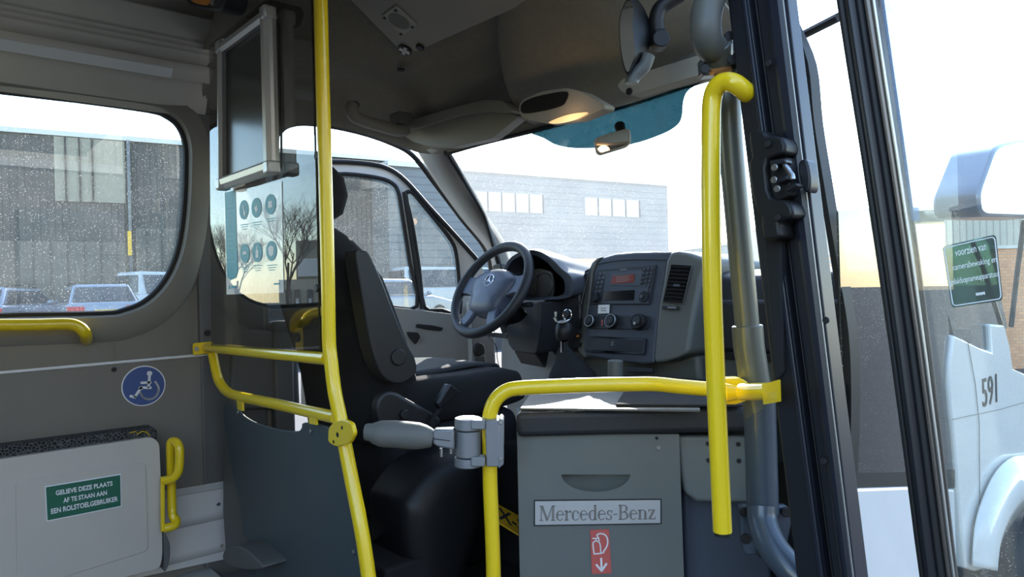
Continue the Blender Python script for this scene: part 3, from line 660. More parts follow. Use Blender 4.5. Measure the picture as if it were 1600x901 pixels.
for q in ([(369,622),(378,623),(379,642),(371,640)],[(481,645),(492,646),(494,664),(483,662)]):
    mb = MB(); mb.slab(q,(0,YP,0),(0,-1,0),.006); mk('panel_tab', mb, 'yellow', rail, bevel=.001)
# glass sheet above the rail
gp = thing('partition_glass', 'tinted glass sheet behind the driver holding the poster', 'partition', PY((420,545),YP-.01))
mb = MB(); mb.prism([PY(p,YP-.012) for p in [(326,-60),(485,-60),(488,60),(492,220),(496,400),(499,548),(400,544),(330,540)]], V((0,.005,0))); mk('pane', mb, 'pane_partition', gp, smooth=False)
mb = MB(); mb.tube([PY(p,YP-.009) for p in [(485.5,-60),(488.5,60),(492.5,220),(496.5,400),(499.5,548)]], .0028, 6); mk('edge', mb, 'rubber', gp)
for p in ((492,243),(492,450)):
    mb = MB(); mb.disc(PY((p[0]+1,p[1]),YP-.014),(0,-1,0),.010,.02,14); mk('clamp', mb, 'rubber', gp, bevel=.002)
# lower plastic panel
lp = thing('partition_panel', 'dark grey green plastic kick panel with a wavy top under the rail', 'panel', PY((470,901),YP))
o1 = [(348,632),(367,637),(380,650),(400,661),(430,670),(452,673),(466,673),(471,667),(475,660),(512,667),(518,690),(531,700),(540,735),(549,794),(560,850),(566,900),(574,985),(420,985),(400,880),(396,850),(380,838),(376,800),(362,735),(354,690)]
mb = MB(); mb.slab(c2(o1,3),(0,YP+.012,0),(0,-1,0),.008); mk('board', mb, 'panel_green', lp, bevel=.003)
for p in ((372,644),(486,673),(395,851),(405,852),(553,862)):
    bolt('screw', PY(p,YP+.011), (0,-1,0), .005, lp)
sg = thing('side_fairing', 'grey moulded fairing between the wall and the dark kick panel', 'fairing', PY((365,860),YP+.02))
mb = MB(); mb.slab(c2([(350,628),(362,640),(372,740),(385,800),(398,850),(400,872),(352,868)],3),(0,YP+.03,0),(0,-1,0),.03); mk('cover', mb, 'side_grey', sg, bevel=.008)
mb = MB(); mb.slab(c2([(350,860),(375,853),(405,878),(409,888),(385,890),(352,880)],3),(0,YP-.05,0),(0,-1,0),.09); mk('foot', mb, 'side_grey', sg, bevel=.006)
# snap frame and safety poster on the glass
sf = thing('snap_frame', 'tilted silver poster snap frame with a dark blank panel', 'picture frame', PY((392,290),YP-.03))
YF = YP-.032
c4 = [PY(p,YF) for p in [(351,288),(427,262),(421,22),(350,75)]]   # ll lr ur ul
n_ = V((0,-1,0))
mb = MB(); mb.prism([c4[0],c4[1],c4[2],c4[3]], V((0,.012,0))); mk('panel', mb, 'frame_panel', sf, smooth=False)
for nm, i, j in (('bottom_profile',0,1),('side_profile',1,2),('top_profile',2,3),('side_profile',3,0)):
    mb = MB(); a, b = c4[i], c4[j]; d = (b-a).normalized(); s_ = d.cross(n_)
    sec = [(-.016,.0),(-.018,-.012),(-.010,-.020),(.004,-.018),(.014,-.008),(.016,.0),(.010,.012),(-.010,.012)]
    mb.loft([[a+d*.0+s_*u+V((0,v,0)) for u,v in sec],[b+s_*u+V((0,v,0)) for u,v in sec]]); mk(nm, mb, 'frame_silver', sf, ang=30)
for p in c4:
    mb = MB(); mb.obox(p+V((0,-.004,0)), V((.017,0,0)), V((0,.017,0)), V((0,0,.017))); mk('corner_cap', mb, 'frame_silver', sf, bevel=.006)
mb = MB(); mb.tube([PY((440,262),YF+.03),PY((438,-20),YF+.03)], .003, 6); mk('hanging_strip', mb, 'console_grey', sf)
ps = thing('safety_poster', 'pale translucent poster with six teal circles below the snap frame', 'poster', PY((398,460),YP-.02))
YQ = YP-.0135
q4 = [PY(p,YQ) for p in [(354,460),(443,457),(440,283),(350,301)]]
pm_ = quadmap(q4, n_)
mb = MB(); mb.prism([q4[0],q4[1],q4[2],q4[3]], V((0,.0012,0))); mk('sheet', mb, 'poster_film', ps, smooth=False)
mb = MB(); mb.prism([pm_(u,v,.0006) for u,v in [(.03,.17),(.10,.14),(.20,.16),(.24,.22),(.23,1.0),(.02,1.0)]], V((0,-.0006,0))); mk('teal_band', mb, 'teal', ps, smooth=False)
for i,(u,v) in enumerate([(.38,.80),(.60,.80),(.83,.81),(.38,.385),(.60,.385),(.83,.385)]):
    mb = MB(); mb.prism([pm_(u+.082*math.cos(t*math.pi/16),v+.092*math.sin(t*math.pi/16),.0006) for t in range(32)], V((0,-.0006,0))); c_ = mk('teal_circle', mb, 'teal', ps, smooth=False)
    mb = MB()
    sh_ = [[(-.025,.04),(.0,.05),(.01,.0),(.035,-.02),(.03,-.06),(0,-.05),(-.005,0)],[(-.03,.0),(.01,.03),(.03,-.02),(0,-.05)],[(-.03,-.03),(.03,-.03),(.03,.03),(-.03,.03)],[(-.04,-.01),(.04,-.01),(.03,.02),(-.03,.02)],[(-.025,-.05),(.025,-.05),(.025,.01),(.008,.03),(.008,.06),(-.008,.06),(-.008,.03),(-.025,.01)],[(-.045,.03),(0,.055),(.045,.03),(.035,-.03),(0,-.055),(-.035,-.03)]][i]
    mb.prism([pm_(u+a_,v+b_,.0013) for a_,b_ in sh_], V((0,-.0005,0))); mk('pictogram', mb, 'white', c_, smooth=False)
mb = MB()
for u,v in [(.38,.66),(.60,.665),(.83,.68),(.38,.255),(.60,.26),(.83,.255)]:
    for k in range(3 if v < .6 or u<.5 else 2):
        wv = (.075,.06,.045)[k]; mb.prism([pm_(u+a_*wv,v-k*.022+b_*.0035,.0006) for a_,b_ in ((-1,-1),(1,-1),(1,1),(-1,1))], V((0,-.0004,0)))
for k in range(14):
    if k in (5,6,11): continue
    v = .90-k*.045; mb.prism([pm_(u,v+b_*.004,.0013) for u,b_ in ((.05,-1),(.16+.03*(k%3),-1),(.16+.03*(k%3),1),(.05,1))], V((0,-.0004,0)))
x_ = mk('small_print', mb, 'teal_pale', ps, smooth=False); x_['kind'] = 'stuff'
mb = MB(); mb.prism([pm_(u,v,.0006) for u,v in [(.05,.055),(.07,.10),(.09,.055)]], V((0,-.0004,0))); mb.prism([pm_(u,v,.0006) for u,v in [(.11,.06),(.2,.06),(.2,.085),(.11,.085)]], V((0,-.0004,0))); mb.prism([pm_(u,v,.0006) for u,v in [(.86,.075),(.95,.075),(.95,.09),(.86,.09)]], V((0,-.0004,0))); mk('logo', mb, 'teal', ps, smooth=False)

# window handle, wall handle loops
wh_ = thing('window_handle', 'yellow grab bar under the big side window', 'handrail', PX((60,507),XL+.06))
mb = MB(); mb.tube(cr([PX(p,XL+.065) for p in [(-60,508),(0,507.5),(60,507),(105,506),(122,510),(131,518)]]+[PX((134,524),XL+.045),PX((135,530),XL+.005)],5), .0165, 18); mk('bar', mb, 'yellow', wh_)
sh_ = thing('grab_loop', 'yellow looped grab handle beside the folding seat', 'handle', PX((260,830),XL+.12))
K = lambda x,y:(x/2.64,560+y/2.64)
xx = [.15,.17,.18,.18,.17,.15,.14,.12,.12,.13,.14,.15,.15]
pp = [(676,503),(712,494),(736,462),(741,385),(733,352),(716,341),(704,356),(706,450),(709,600),(713,648),(727,668),(718,688),(676,700)]
mb = MB(); mb.tube(cr([PX(K(*p),XL+x) for p,x in zip(pp,xx)],6), .0125, 16); mk('loop', mb, 'yellow', sh_)
mb = MB(); mb.slab([K(664,488),K(681,490),K(681,712),K(665,716)],(XL+.155,0,0),(1,0,0),.012); mk('mounting_bar', mb, 'yellow', sh_, bevel=.002)
# folding seat
XS = XL+.13
fs = thing('folding_seat', 'grey plastic folding seat back against the left wall', 'seat', PX((130,900),XS))
mb = MB(); mb.slab(fil([(-60,728),(-60,726),(238,682.5),(249,692),(253,790),(254,868),(250,888),(-60,960)],[2,2,12,8,5,10,10,2]),(XS,0,0),(1,0,0),.07); so_ = mk('shell', mb, 'folding_seat', fs, bevel=.012, bseg=4)
mb = MB(); mb.slab(fil([(24,752),(228,721),(232,860),(26,925)],10),(XS+.003,0,0),(1,0,0),.004); mk('inner_panel', mb, 'folding_seat', fs, bevel=.0035, bseg=3)
mb = MB(); mb.slab(fil([(-60,722),(-60,705),(240,667),(246,674),(246,690),(-60,740)],3),(XS-.02,0,0),(1,0,0),.06); mk('cushion', mb, 'pattern', fs, bevel=.008)
mb = MB(); mb.tube([PX(K(*p),XS-.016) for p in [(535,306),(560,300),(568,312),(585,300),(605,303),(618,318)]], .0012, 6); mk('yellow_thread', mb, 'yellow', fs)
mb = MB(); mb.slab(c2([(255,831),(261,838),(266,855),(264,880),(257,893),(256,870)],3),(XS,0,0),(1,0,0),.05); mk('hinge_cover', mb, 'side_grey', fs, bevel=.003)
ss = thing('seat_notice', 'green notice with white Dutch text on the folding seat', 'sign', PX((130,815),XS+.004))
n4 = [PX(p,XS+.005) for p in [(73,814.5),(190,791),(189,740),(70,759.5)]]; nm_ = quadmap(n4,(1,0,0))
mb = MB(); mb.prism([nm_(u,v,0) for u,v in ((0,0),(1,0),(1,1),(0,1))], V((-.002,0,0))); mk('border', mb, 'white', ss, smooth=False)
mb = MB(); mb.prism([nm_(u,v,.0008) for u,v in ((.012,.03),(.988,.03),(.988,.97),(.012,.97))], V((-.0006,0,0))); mk('board', mb, 'green_sign', ss, smooth=False)
for s_, u0, u1, v0, v1 in (('GELIEVE DEZE PLAATS',.13,.88,.69,.83),('AF TE STAAN AAN',.22,.80,.44,.58),('EEN ROLSTOELGEBRUIKER',.06,.95,.19,.34)):
    f = lambda a,b,h,u0=u0,u1=u1,v0=v0,v1=v1: nm_(u0+(u1-u0)*a, v0+(v1-v0)*b, .0012+h)
    mk('lettering', text(s_, f, .0006, font_offset=.028), 'white', ss, smooth=False)
# wheelchair sign
wc = thing('wheelchair_sign', 'round blue wheelchair sign on the left wall', 'sign', PX((225,602),XL+.012))
cc = PX((224.7,602.5),XL+.0125); rr_ = (PX((224.7,571),XL+.0125)-cc).length
mb = MB(); mb.disc(cc,(1,0,0),rr_,.002,48); mk('rim', mb, 'white', wc)
mb = MB(); mb.disc(cc+V((.0008,0,0)),(1,0,0),rr_*.945,.001,48); mk('face', mb, 'blue_sign', wc)
Kx = lambda x,y: PX((x/2.64,560+y/2.64),XL+.0142)
mb = MB(); mb.disc(Kx(617,61),(1,0,0),.0075,.001,16)
th = .0058
for seg in ([(617,68),(613,118)],[(621,98),(583,100)],[(622,120),(582,119),(556,158)],[(538,154),(558,160)],[(585,122),(575,122)]):
    q = [Kx(*p)+V((-.0005,0,0)) for p in seg]; 
    for a_, b_ in zip(q,q[1:]):
        d = (b_-a_).normalized(); s2 = d.cross(V((1,0,0)))*th*.62; e_ = d*.002
        mb.prism([a_-e_-s2,b_+e_-s2,b_+e_+s2,a_-e_+s2], V((.0008,0,0)))
wcr = [Kx(*p) for p in c2([(640,95),(654,120),(650,145),(632,163),(608,167),(588,157),(578,140)],5,False)]
for a_, b_ in zip(wcr,wcr[1:]):
    d = (b_-a_).normalized(); s2 = d.cross(V((1,0,0)))*th*.5; mb.prism([a_-s2-d*.001,b_-s2+d*.001,b_+s2+d*.001,a_+s2-d*.001], V((.0008,0,0)))
mk('symbol', mb, 'white', wc, smooth=False)
# far handle near the driver's shoulder
fh = thing('curved_rail', 'curved yellow handle on the door pillar behind the glass', 'handle', PY((460,512),.86))
mb = MB(); mb.tube(cr([PY((459,514),.90),PY((460,503),.87),PY((468,492),.85),PY((485,487),.835),PY((515,485),.83)],5), .0135, 16); mk('tube', mb, 'yellow', fh)
mb = MB(); mb.slab([(461,512),(470,512),(471,546),(462,546)],(0,.85,0),(0,-1,0),.006); mk('tab', mb, 'yellow', fh)
mb = MB(); mb.disc(PY((462,527),.84),(.3,-1,0),.014,.02,16); mk('knob', mb, 'rubber', fh, bevel=.003)
tag(bolt('screw', PX((324,520),XL+.02), (1,0,0), .010, m='rubber'), 'black screw on the wall just above the yellow bracket', 'screw')
# dark lamp at the top
tl_ = thing('ceiling_spot', 'small black lamp with a painted orange reflection at the ceiling cove', 'lamp', PY((325,4),.60))
mb = MB(); mb.slab(c2([(292,-20),(292,3),(305,11),(330,16),(345,13),(347,-20)],3),(0,.60,0),(0,-1,0),.06); mk('housing', mb, 'rubber', tl_, bevel=.006)
mb = MB(); mb.slab(c2([(298,-10),(300,2),(314,7),(326,6),(327,-10)],3),(0,.597,0),(0,-1,0),.006); mk('lens', mb, 'orange', tl_)  # orange patch paints a reflection on the lamp body
mb = MB(); mb.slab([(327,-10),(334,-10),(334,9),(329,8)],(0,.597,0),(0,-1,0),.006); mk('reflector', mb, 'chrome', tl_)

# gate: lower barrier with hinged arm
D1 = 1.49
bar = thing('entry_barrier', 'yellow bent tube barrier in front of the grey box', 'handrail', PD((770,901),D1))
pth = [PD(p,D1) for p in [(772,1010),(771,900),(769,830),(766,760),(765,700),(764.5,668),(766,645),(774,625),(790,611),(812,606),(860,603.5),(930,601),(990,600),(1025,600),(1065,604),(1112,608)]]
mb = MB(); mb.tube(cr(pth,4), R16+.0002, 20); mk('tube', mb, 'yellow', bar)
D2 = 1.36
gr = thing('door_grab_bar', 'long yellow vertical grab bar hanging beside the doorway post', 'handrail', PD((1128,836),1.24))
gp_ = [PD((1180,156),1.25),PD((1167,145),1.21),PD((1149,131),1.20),PD((1134,128),1.21),PD((1121,135),1.22),PD((1113,155),1.23),PD((1111,200),1.23),PD((1111,320),1.23),PD((1113,450),1.235),PD((1117,560),1.24),PD((1123,700),1.24),PD((1129,830),1.24)]
mb = MB(); mb.tube(cr(gp_,5), .0165, 22); mk('tube', mb, 'yellow', gr, bevel=.002)
mb = MB(); mb.disc(PD((1129.5,836),1.24),(0,0,-1),.0145,.012,20); mk('end_plug', mb, 'rubber', gr)
cl = thing('rail_coupling', 'yellow two piece coupling fixing the barrier to the doorway post', 'bracket', PD((1165,612),1.3))
mb = MB(); mb.prism([PD(p,1.30) for p in fil([(1122,592),(1160,591),(1170,598),(1172,610),(1168,626),(1150,632),(1128,632)],4)], fw*.035); mk('clamp', mb, 'yellow', cl, bevel=.005)
mb = MB(); mb.tube([PD((1130,613),1.285),PD((1152,613),1.285)],[.018,.013],18); mk('collar', mb, 'yellow', cl, bevel=.002)
mb = MB(); mb.tube([PD((1160,612),1.28),PD((1204,611),1.20)],.0155,18); mk('stub', mb, 'yellow', cl)
mb = MB(); mb.prism([PD((1192,601),1.19),PD((1194,632),1.19),PD((1221,627),1.12),PD((1220,593),1.12)], fw*.006); mk('plate', mb, 'yellow', cl, bevel=.001)
mb = MB(); mb.prism([PD((1129,616),1.282),PD((1163,612),1.282),PD((1163,613.3),1.282),PD((1129,617.3),1.282)], fw*.003); mk('joint', mb, 'rubber', cl)

K3 = lambda x,y:(560+x/5.004,560+y/5.004)
ha = thing('swing_arm_stop', 'grey hinged stop arm with a bulging grip clamped on the yellow barrier', 'arm', PD((735,728),D1))
ax_ = [(44,572,30),(50,572,56),(66,573,66),(95,575,68),(125,580,84),(165,584,100),(205,588,104),(300,590,106),(400,600,107),(470,605,104),(520,612,92),(560,620,78),(585,625,64)]
mb = MB(); mb.tube([PD(K3(x,y),1.46+.0) for x,y,r in ax_],[r/5.004*1.46/1100 for x,y,r in ax_],24); mk('grip', mb, 'grip_grey', ha)
mb = MB(); q1 = [(578,572),(600,556),(745,552),(750,715),(620,690),(582,668)]; mb.prism([PD(K3(*p),1.445) for p in q1], fw*.03); mk('link', mb, 'hinge_grey', ha, bevel=.004)
mb = MB(); mb.prism([PD(K3(*p),1.4445) for p in [(585,622),(718,640),(718,646),(585,630)]], fw*.002); mk('slot', mb, 'rubber', ha)
ca = lambda y: PD(K3(857,y),1.475)
for nm, y0, y1, r in (('hinge_ring',463,550,105),('hinge_barrel',560,760,99),('hinge_ring',768,838,106)):
    mb = MB(); mb.tube([ca(y0),ca(y1)], r/5.004*1.475/1100, 32); mk(nm, mb, 'hinge_grey', ha, bevel=.0015)
mb = MB(); mb.tube([ca(458),ca(475)], 88/5.004*1.475/1100, 32); mk('cap', mb, 'alu_white', ha, bevel=.001)
for y0,y1 in ((480,555),(770,845)):
    mb = MB(); mb.prism([PD(K3(*p),1.445) for p in [(880,y0),(990,y0+5),(990,y1),(880,y1-2)]], fw*.03); mk('bracket', mb, 'hinge_grey', ha, bevel=.002)
mb = MB(); mb.prism([PD(K3(*p),1.455) for p in [(990,486),(1100,484),(1105,845),(1000,845)]], fw*.06); mb.prism([PD(K3(*p),1.455) for p in [(1100,478),(1120,470),(1137,486),(1136,830),(1105,845)]], fw*.06); mk('clamp_block', mb, 'hinge_grey', ha, bevel=.002)
for y in (500,785):
    bolt('screw', PD(K3(1112,y),1.453), -fw, .004, ha)
for x in (648,722):
    mb = MB(); mb.tube([PD(K3(x,700),1.455),PD(K3(x,742 if x>700 else 766),1.455)],.0038,10); mk('bolt', mb, 'steel', ha)

# storage box beside the driver
DB = 1.57
bx = thing('storage_box', 'grey moulded box between the barrier and the doorway post', 'box', PD((940,901),DB))
q = [(808,678),(1061,678),(1075,1080),(816,1080)]
mb = MB(); mb.prism([PD(p,DB) for p in q], fw*.36); body = mk('body', mb, 'box_grey', bx)
# recessed half-moon grip
cut_ = MB(); c0 = PD((931,741),DB); ex = rt*.077; secs=[]
for i in range(0,13):
    ph = math.pi/2*i/12
    secs.append([c0 + rt*(.077*math.cos(a)*math.cos(ph)) - up*(.0385*math.sin(a)*math.cos(ph)) + fw*(.045*math.sin(ph)) - (fw*.004 if i==0 else fw*0) for a in [math.pi*k/24 for k in range(25)]])
secs[-1] = [c0+fw*.045+rt*(.0002*math.cos(math.pi*k/24))-up*(.0002*math.sin(math.pi*k/24)) for k in range(25)]
cut_.loft(secs)
cut(body, [cut_])
x = body.modifiers.new('bevel','BEVEL'); x.width=.010; x.segments=4; x.limit_method='ANGLE'; x.angle_limit=math.radians(60)
mb = MB(); q = [(1058,681),(1176,681),(1180,786),(1088,784),(1070,770),(1064,740)]; mb.prism([PD(p,DB+.02) for p in q], fw*.30); mk('side_bulge', mb, 'box_grey', bx, bevel=.008, bseg=3)
for p in ((1107,693),(1154,694),(1108,719),(1155,720)):
    mb = MB(); mb.disc(PD(p,DB+.017),-fw,.0052,.006,14); mk('screw_hole', mb, 'rubber', bx)
mb = MB(); q = [(1066,760),(1200,760),(1215,1080),(1076,1080)]; mb.prism([PD(p,DB+.07) for p in q], fw*.30); mk('side_skirt', mb, 'recess_blue', bx, bevel=.01)
mb = MB(); mb.disc(PD((1026.5,684.5),DB-.003),-fw,.0036,.006,12); mk('screw_hole', mb, 'rubber', bx)
bolt('screw', PD((1029,699.5),DB-.001), -fw, .005, bx)
ZL = PD((900,642),DB-.02).z
lidp = [(806,641),(1100,641.5),(1160,643)]
lt = [PD((805.5,642),DB-.02),PD((1196,645),DB-.02),PD((1225,655),DB+.12),PD((1226,600),DB+.42),PD((1130,600),DB+.50),PD((975,600),DB+.60),PD((860,600),DB+.45),PD((828,600),DB+.3)]
lt = [V((p.x,min(p.y,1.735),ZL)) for p in lt]
mb = MB(); mb.prism(lt, V((0,0,-.056))); mk('lid', mb, 'box_lid', bx, bevel=.014, bseg=4)
f_ = lambda u,v,h: PD((836+196*u, (820-3*u)*(1-v)+(783-2*u)*v), DB-.004-h)
bd = thing('maker_badge', 'silver maker name badge with serif letters on the grey box', 'badge', PD((935,815),DB-.004))
mb = MB(); mb.prism([f_(u,v,0) for u,v in ((-.008,-.04),(1.008,-.04),(1.008,1.04),(-.008,1.04))], fw*.004); mk('rim', mb, 'rubber', bd, smooth=False)
mb = MB(); mb.prism([f_(u,v,.002) for u,v in ((0,0),(1,0),(1,1),(0,1))], fw*.004); mk('plate', mb, 'badge_silver', bd, bevel=.0006)
def serif_word(word, fn, h):
    """thick and thin strokes with hairline serifs, x height .66"""
    mb = MB(); T, t, X = .15, .055, .66; cur = 0
    def P(pts): return ('p', pts)
    def bar(x0,y0,x1,y1,w0): 
        d = V((x1-x0,y1-y0,0)).normalized(); s2 = V((-d.y,d.x,0))*w0/2
        return [(x0-s2.x,y0-s2.y),(x1-s2.x,y1-s2.y),(x1+s2.x,y1+s2.y),(x0+s2.x,y0+s2.y)]
    def hb(x0,x1,y): return [(x0,y),(x1,y),(x1,y+t),(x0,y+t)]
    def arc(cx,cy,rx,ry,a0,a1,wt,thick):   # ring piece, thicker on one side
        n = 14; o = []; i_ = []
        for k in range(n+1):
            a = math.radians(a0+(a1-a0)*k/n); w2 = t+(wt-t)*max(0, math.cos(a-math.radians(thick)))
            o.append((cx+rx*math.cos(a), cy+ry*math.sin(a))); i_.append((cx+(rx-w2)*math.cos(a), cy+(ry-t if abs(math.sin(a))>.5 else ry-w2)*math.sin(a)))
        return [[o[k],o[k+1],i_[k+1],i_[k]] for k in range(n)]
    def st(x,y0,y1,l=1,r=1,top=1,bot=1):
        q = [[(x,y0),(x+T,y0),(x+T,y1),(x,y1)]]
        if bot: q.append(hb(x-.07*l,x+T+.07*r,y0))
        if top: q.append(hb(x-.07*l,x+T+.0,y1-t))
        return q
    G = {
     'M': (1.15, st(.88,0,1,1,1,0)+[hb(.86,1.12,1-t),hb(.0,.24,1-t),hb(.02,.26,0),bar(.13,0,.13,1,t),bar(.17,1,.55,.02,T),bar(.55,.02,.90,1,t)]),
     'e': (.60, arc(.29,.33,.28,.34,20,320,T,180)+[hb(.08,.55,.36),bar(.53,.36,.55,.46,t)]),
     'r': (.50, st(.08,0,X)+arc(.40,.42,.18,.24,60,160,t,90)+[[(.38,.50),(.48,.50),(.49,.62),(.40,.66)]]),
     'c': (.56, arc(.29,.33,.28,.34,50,320,T,180)+[[(.40,.46),(.50,.46),(.50,.58),(.42,.60)]]),
     'd': (.66, st(.42,0,1,.2,1)+arc(.30,.33,.27,.34,20,340,T,180)),
     's': (.48, arc(.23,.49,.17,.17,30,270,T*.7,180)+arc(.23,.17,.19,.18,-150,90,T*.8,0)+[hb(.0,.05,.10),bar(.03,.0,.03,.2,t),bar(.40,.45,.40,.66,t)]),
     '-': (.36, [[(.03,.33),(.30,.33),(.30,.41),(.03,.41)]]),
     'B': (.78, st(.10,0,1)+arc(.40,.76,.28,.24,-90,90,T,0)+arc(.40,.27,.33,.27,-90,90,T,0)+[hb(.2,.42,1-t),hb(.2,.42,.49),hb(.2,.42,0)]),
     'n': (.72, st(.08,0,X)+st(.46,0,.46,1,1,0)+arc(.36,.40,.25,.26,0,160,T,0)),
     'z': (.56, [hb(.04,.50,X-t),hb(.04,.52,0),bar(.10,.03,.42,X-.03,T),bar(.06,X,.06,X-.16,t),bar(.50,0,.50,.17,t)]),
    }
    tot = sum(G[c_][0] for c_ in word)
    for c_ in word:
        w_, ps_ = G[c_]
        for q in ps_: mb.prism([fn((cur+x)/tot, y, h) for x,y in q], fw*.0016)
        cur += w_
    return mb
mk('lettering', serif_word('Mercedes-Benz', lambda a,b,h: f_(.035+.93*a,.17+.64*b,h), .0036), 'badge_letter', bd, smooth=False)
# serifs on the letters, at foot and cap height of their stems
rs_ = thing('extinguisher_sign', 'red extinguisher pictogram with a downward arrow on the grey box', 'sign', PD((939,895),DB-.003))
g_ = lambda x,y,h=0: PD((780+x/2.642,560+y/2.642),DB-.003-h)
mb = MB(); mb.prism([g_(*p) for p in [(375,707),(453,705),(464,886),(383,889)]], fw*.002); mk('plate', mb, 'red_sign', rs_, smooth=False)
mb = MB()
def strokes(mb, pts, wd_, fn, nrm):
    q = [fn(*p) for p in pts]
    for a_, b_ in zip(q,q[1:]):
        d = (b_-a_).normalized(); s2 = d.cross(nrm).normalized()*wd_; mb.prism([a_-s2-d*wd_*.4,b_-s2+d*wd_*.4,b_+s2+d*wd_*.4,a_+s2-d*wd_*.4], nrm*.0006)
G2 = lambda x,y: g_(x,y,.001)
mb = MB(); strokes(mb, c2([(392,806),(387,765),(392,756),(401,752),(411,757),(417,768),(420,804)],3,False)+[(392,806)], .0014, G2, fw)
strokes(mb, [(401,752),(399,742),(411,741),(413,752)], .0013, G2, fw); strokes(mb, [(399,742),(386,742)], .0013, G2, fw)
strokes(mb, c2([(411,741),(404,728),(420,722),(440,730),(448,752),(444,775),(430,797)],4,False), .0016, G2, fw); strokes(mb,[(420,804),(433,799)],.0013,G2,fw)
mk('extinguisher_drawing', mb, 'white', rs_, smooth=False)
mb = MB(); strokes(mb, [(421,824),(423,874)], .0022, G2, fw); strokes(mb, [(401,850),(423,876),(443,846)], .0022, G2, fw); mk('arrow', mb, 'white', rs_, smooth=False)
zz = lambda p,h: PZ(p,ZL+h)
mb = MB(); mb.prism([zz(p,.006) for p in [(813,637),(1094,640),(1088,610),(833,608)]], V((0,0,-.005))); tag(mk('grey_mat', mb, 'mat_grey', bevel=.001), 'flat grey rubber mat lying on the box lid', 'mat')
mb = MB(); mb.prism([zz(p,.012) for p in [(962,631),(1168,632),(1130,609),(976,609)]], V((0,0,-.005))); tag(mk('black_mat', mb, 'mat_black', bevel=.001), 'speckled black mat overlapping the grey mat on the box lid', 'mat')
mb = MB(); c_ = PD((961.5,592),2.0); mb.tube([c_, PD((961.5,562),2.0)], .022, 20); cb = mk('holder_tube', mb, 'console_grey', bevel=.004); tag(cb, 'short black tube standing behind the yellow barrier', 'holder')

# grey pole beside the post
gpo = thing('doorway_pole', 'grey telescopic pole leaning beside the doorway post', 'pole', PD((1190,830),1.36))
mb = MB(); mb.tube(cr([PD((1138,100),1.30),PD((1140,200),1.31),PD((1153,350),1.32),PD((1168,515),1.33)],4), .0225, 22); mk('upper_tube', mb, 'pole_grey', gpo)
mb = MB(); mb.tube([PD((1167.5,508),1.33),PD((1170,540),1.33),PD((1186,640),1.34),PD((1192,800),1.35)], .0285, 24); mk('sleeve', mb, 'pole_grey', gpo, bevel=.002)
mb = MB(); mb.tube([PD((1186,615),1.339),PD((1192,800),1.349)], .0295, 24); mk('lower_sleeve', mb, 'pole_blue', gpo, bevel=.002)
mb = MB(); mb.tube(cr([PD((1190,790),1.34),PD((1192,815),1.33),PD((1205,850),1.30),PD((1232,885),1.27),PD((1275,925),1.24),PD((1320,960),1.2)],5), .0275, 22); mk('bent_foot', mb, 'pole_blue', gpo)
mb = MB(); mb.prism([PD(p,1.37) for p in fil([(1156,790),(1232,790),(1238,815),(1228,865),(1165,868),(1158,830)],6)], fw*.02); fp = mk('foot_plate', mb, 'pole_blue', gpo, bevel=.004)
for p in ((1163,799),(1228,799),(1165,841),(1190,862)):
    bolt('bolt', PD(p,1.365), -fw, .010, gpo, 'rubber')
mb = MB(); mb.disc(PD((1275,890),1.222),-fw+V((0,0,.3)),.011,.002,20); k_ = mk('round_sticker', mb, 'white', gpo); mb = MB(); mb.tube([PD((1275,890),1.221)+ (rt*math.cos(i*.524)+up*math.sin(i*.524))*.010 for i in range(12)], .0018, 6, closed=True); mk('red_ring', mb, 'red_sign', gpo)
# pipe bend and flange at the top of the post
tb = thing('door_drive_pipe', 'dark grey bent pipe with a bolted flange above the grab bar', 'pipe', PD((1120,95),1.25))
mb = MB(); mb.tube(cr([PD((1118,-60),1.22),PD((1112,-10),1.22),PD((1104,20),1.22),PD((1103,50),1.22),PD((1110,72),1.24),PD((1128,82),1.28),PD((1150,80),1.3)],5), .0265, 22); mk('bend', mb, 'console_grey', tb)
mb = MB(); mb.tube([PD((1118,70),1.25),PD((1128,112),1.28)],[.030,.020],22); mk('socket', mb, 'pole_grey', tb, bevel=.002)
mb = MB(); mb.prism([PD(p,1.26) for p in fil([(1096,88),(1120,95),(1152,80),(1154,108),(1118,116),(1098,118)],5)], fw*.03); mk('flange', mb, 'pole_blue', tb, bevel=.004)
mb = MB(); mb.tube([PD((1112,113),1.24),PD((1140,108),1.26)], .006, 12); mk('copper_ring', mb, 'brass', tb)
for p in ((1101,108),(1144,94),(1139,57)):
    bolt('bolt', PD(p,1.245), -fw, .009, tb, 'rubber')

# doorway post: several long profiles
YO = 1.10
po = thing('doorway_post', 'tall black front post of the doorway with rubber grooves', 'post', PY((1290,901),YO))
def long(nm, t0, t1, b1, b0, y, th, m, bev=.004, mid=None):
    """bar between a top edge and a bottom edge given by pixel columns at rows 0 and 901, on the plane Y=y"""
    ex = lambda a,b,yy: (a+(b-a)*(yy/901.0), yy)
    q = [PY(ex(t0,b0,-60),y),PY(ex(t1,b1,-60),y),PY(ex(t1,b1,1000),y),PY(ex(t0,b0,1000),y)]
    mb = MB(); mb.prism(q, V((0,th,0))); return mk(nm, mb, m, po, smooth=False, bevel=bev)
long('inner_body', 1136, 1170, 1290, 1244, YO, .07, 'post_black')
long('groove', 1165, 1182, 1302, 1285, YO+.02, .05, 'rubber')
long('channel', 1180, 1206, 1318, 1300, YO+.008, .06, 'post_black')
long('outer_body', 1194, 1222, 1332, 1312, YO-.005, .06, 'post_navy', .008)
long('lip', 1158, 1165, 1286, 1278, YO-.006, .02, 'post_navy', .002)
long('chrome_seam', 1221, 1224, 1334, 1331, YO-.002, .01, 'alu', .0005)
long('outer_lip', 1224, 1231, 1337, 1334, YO, .02, 'post_navy', .002)
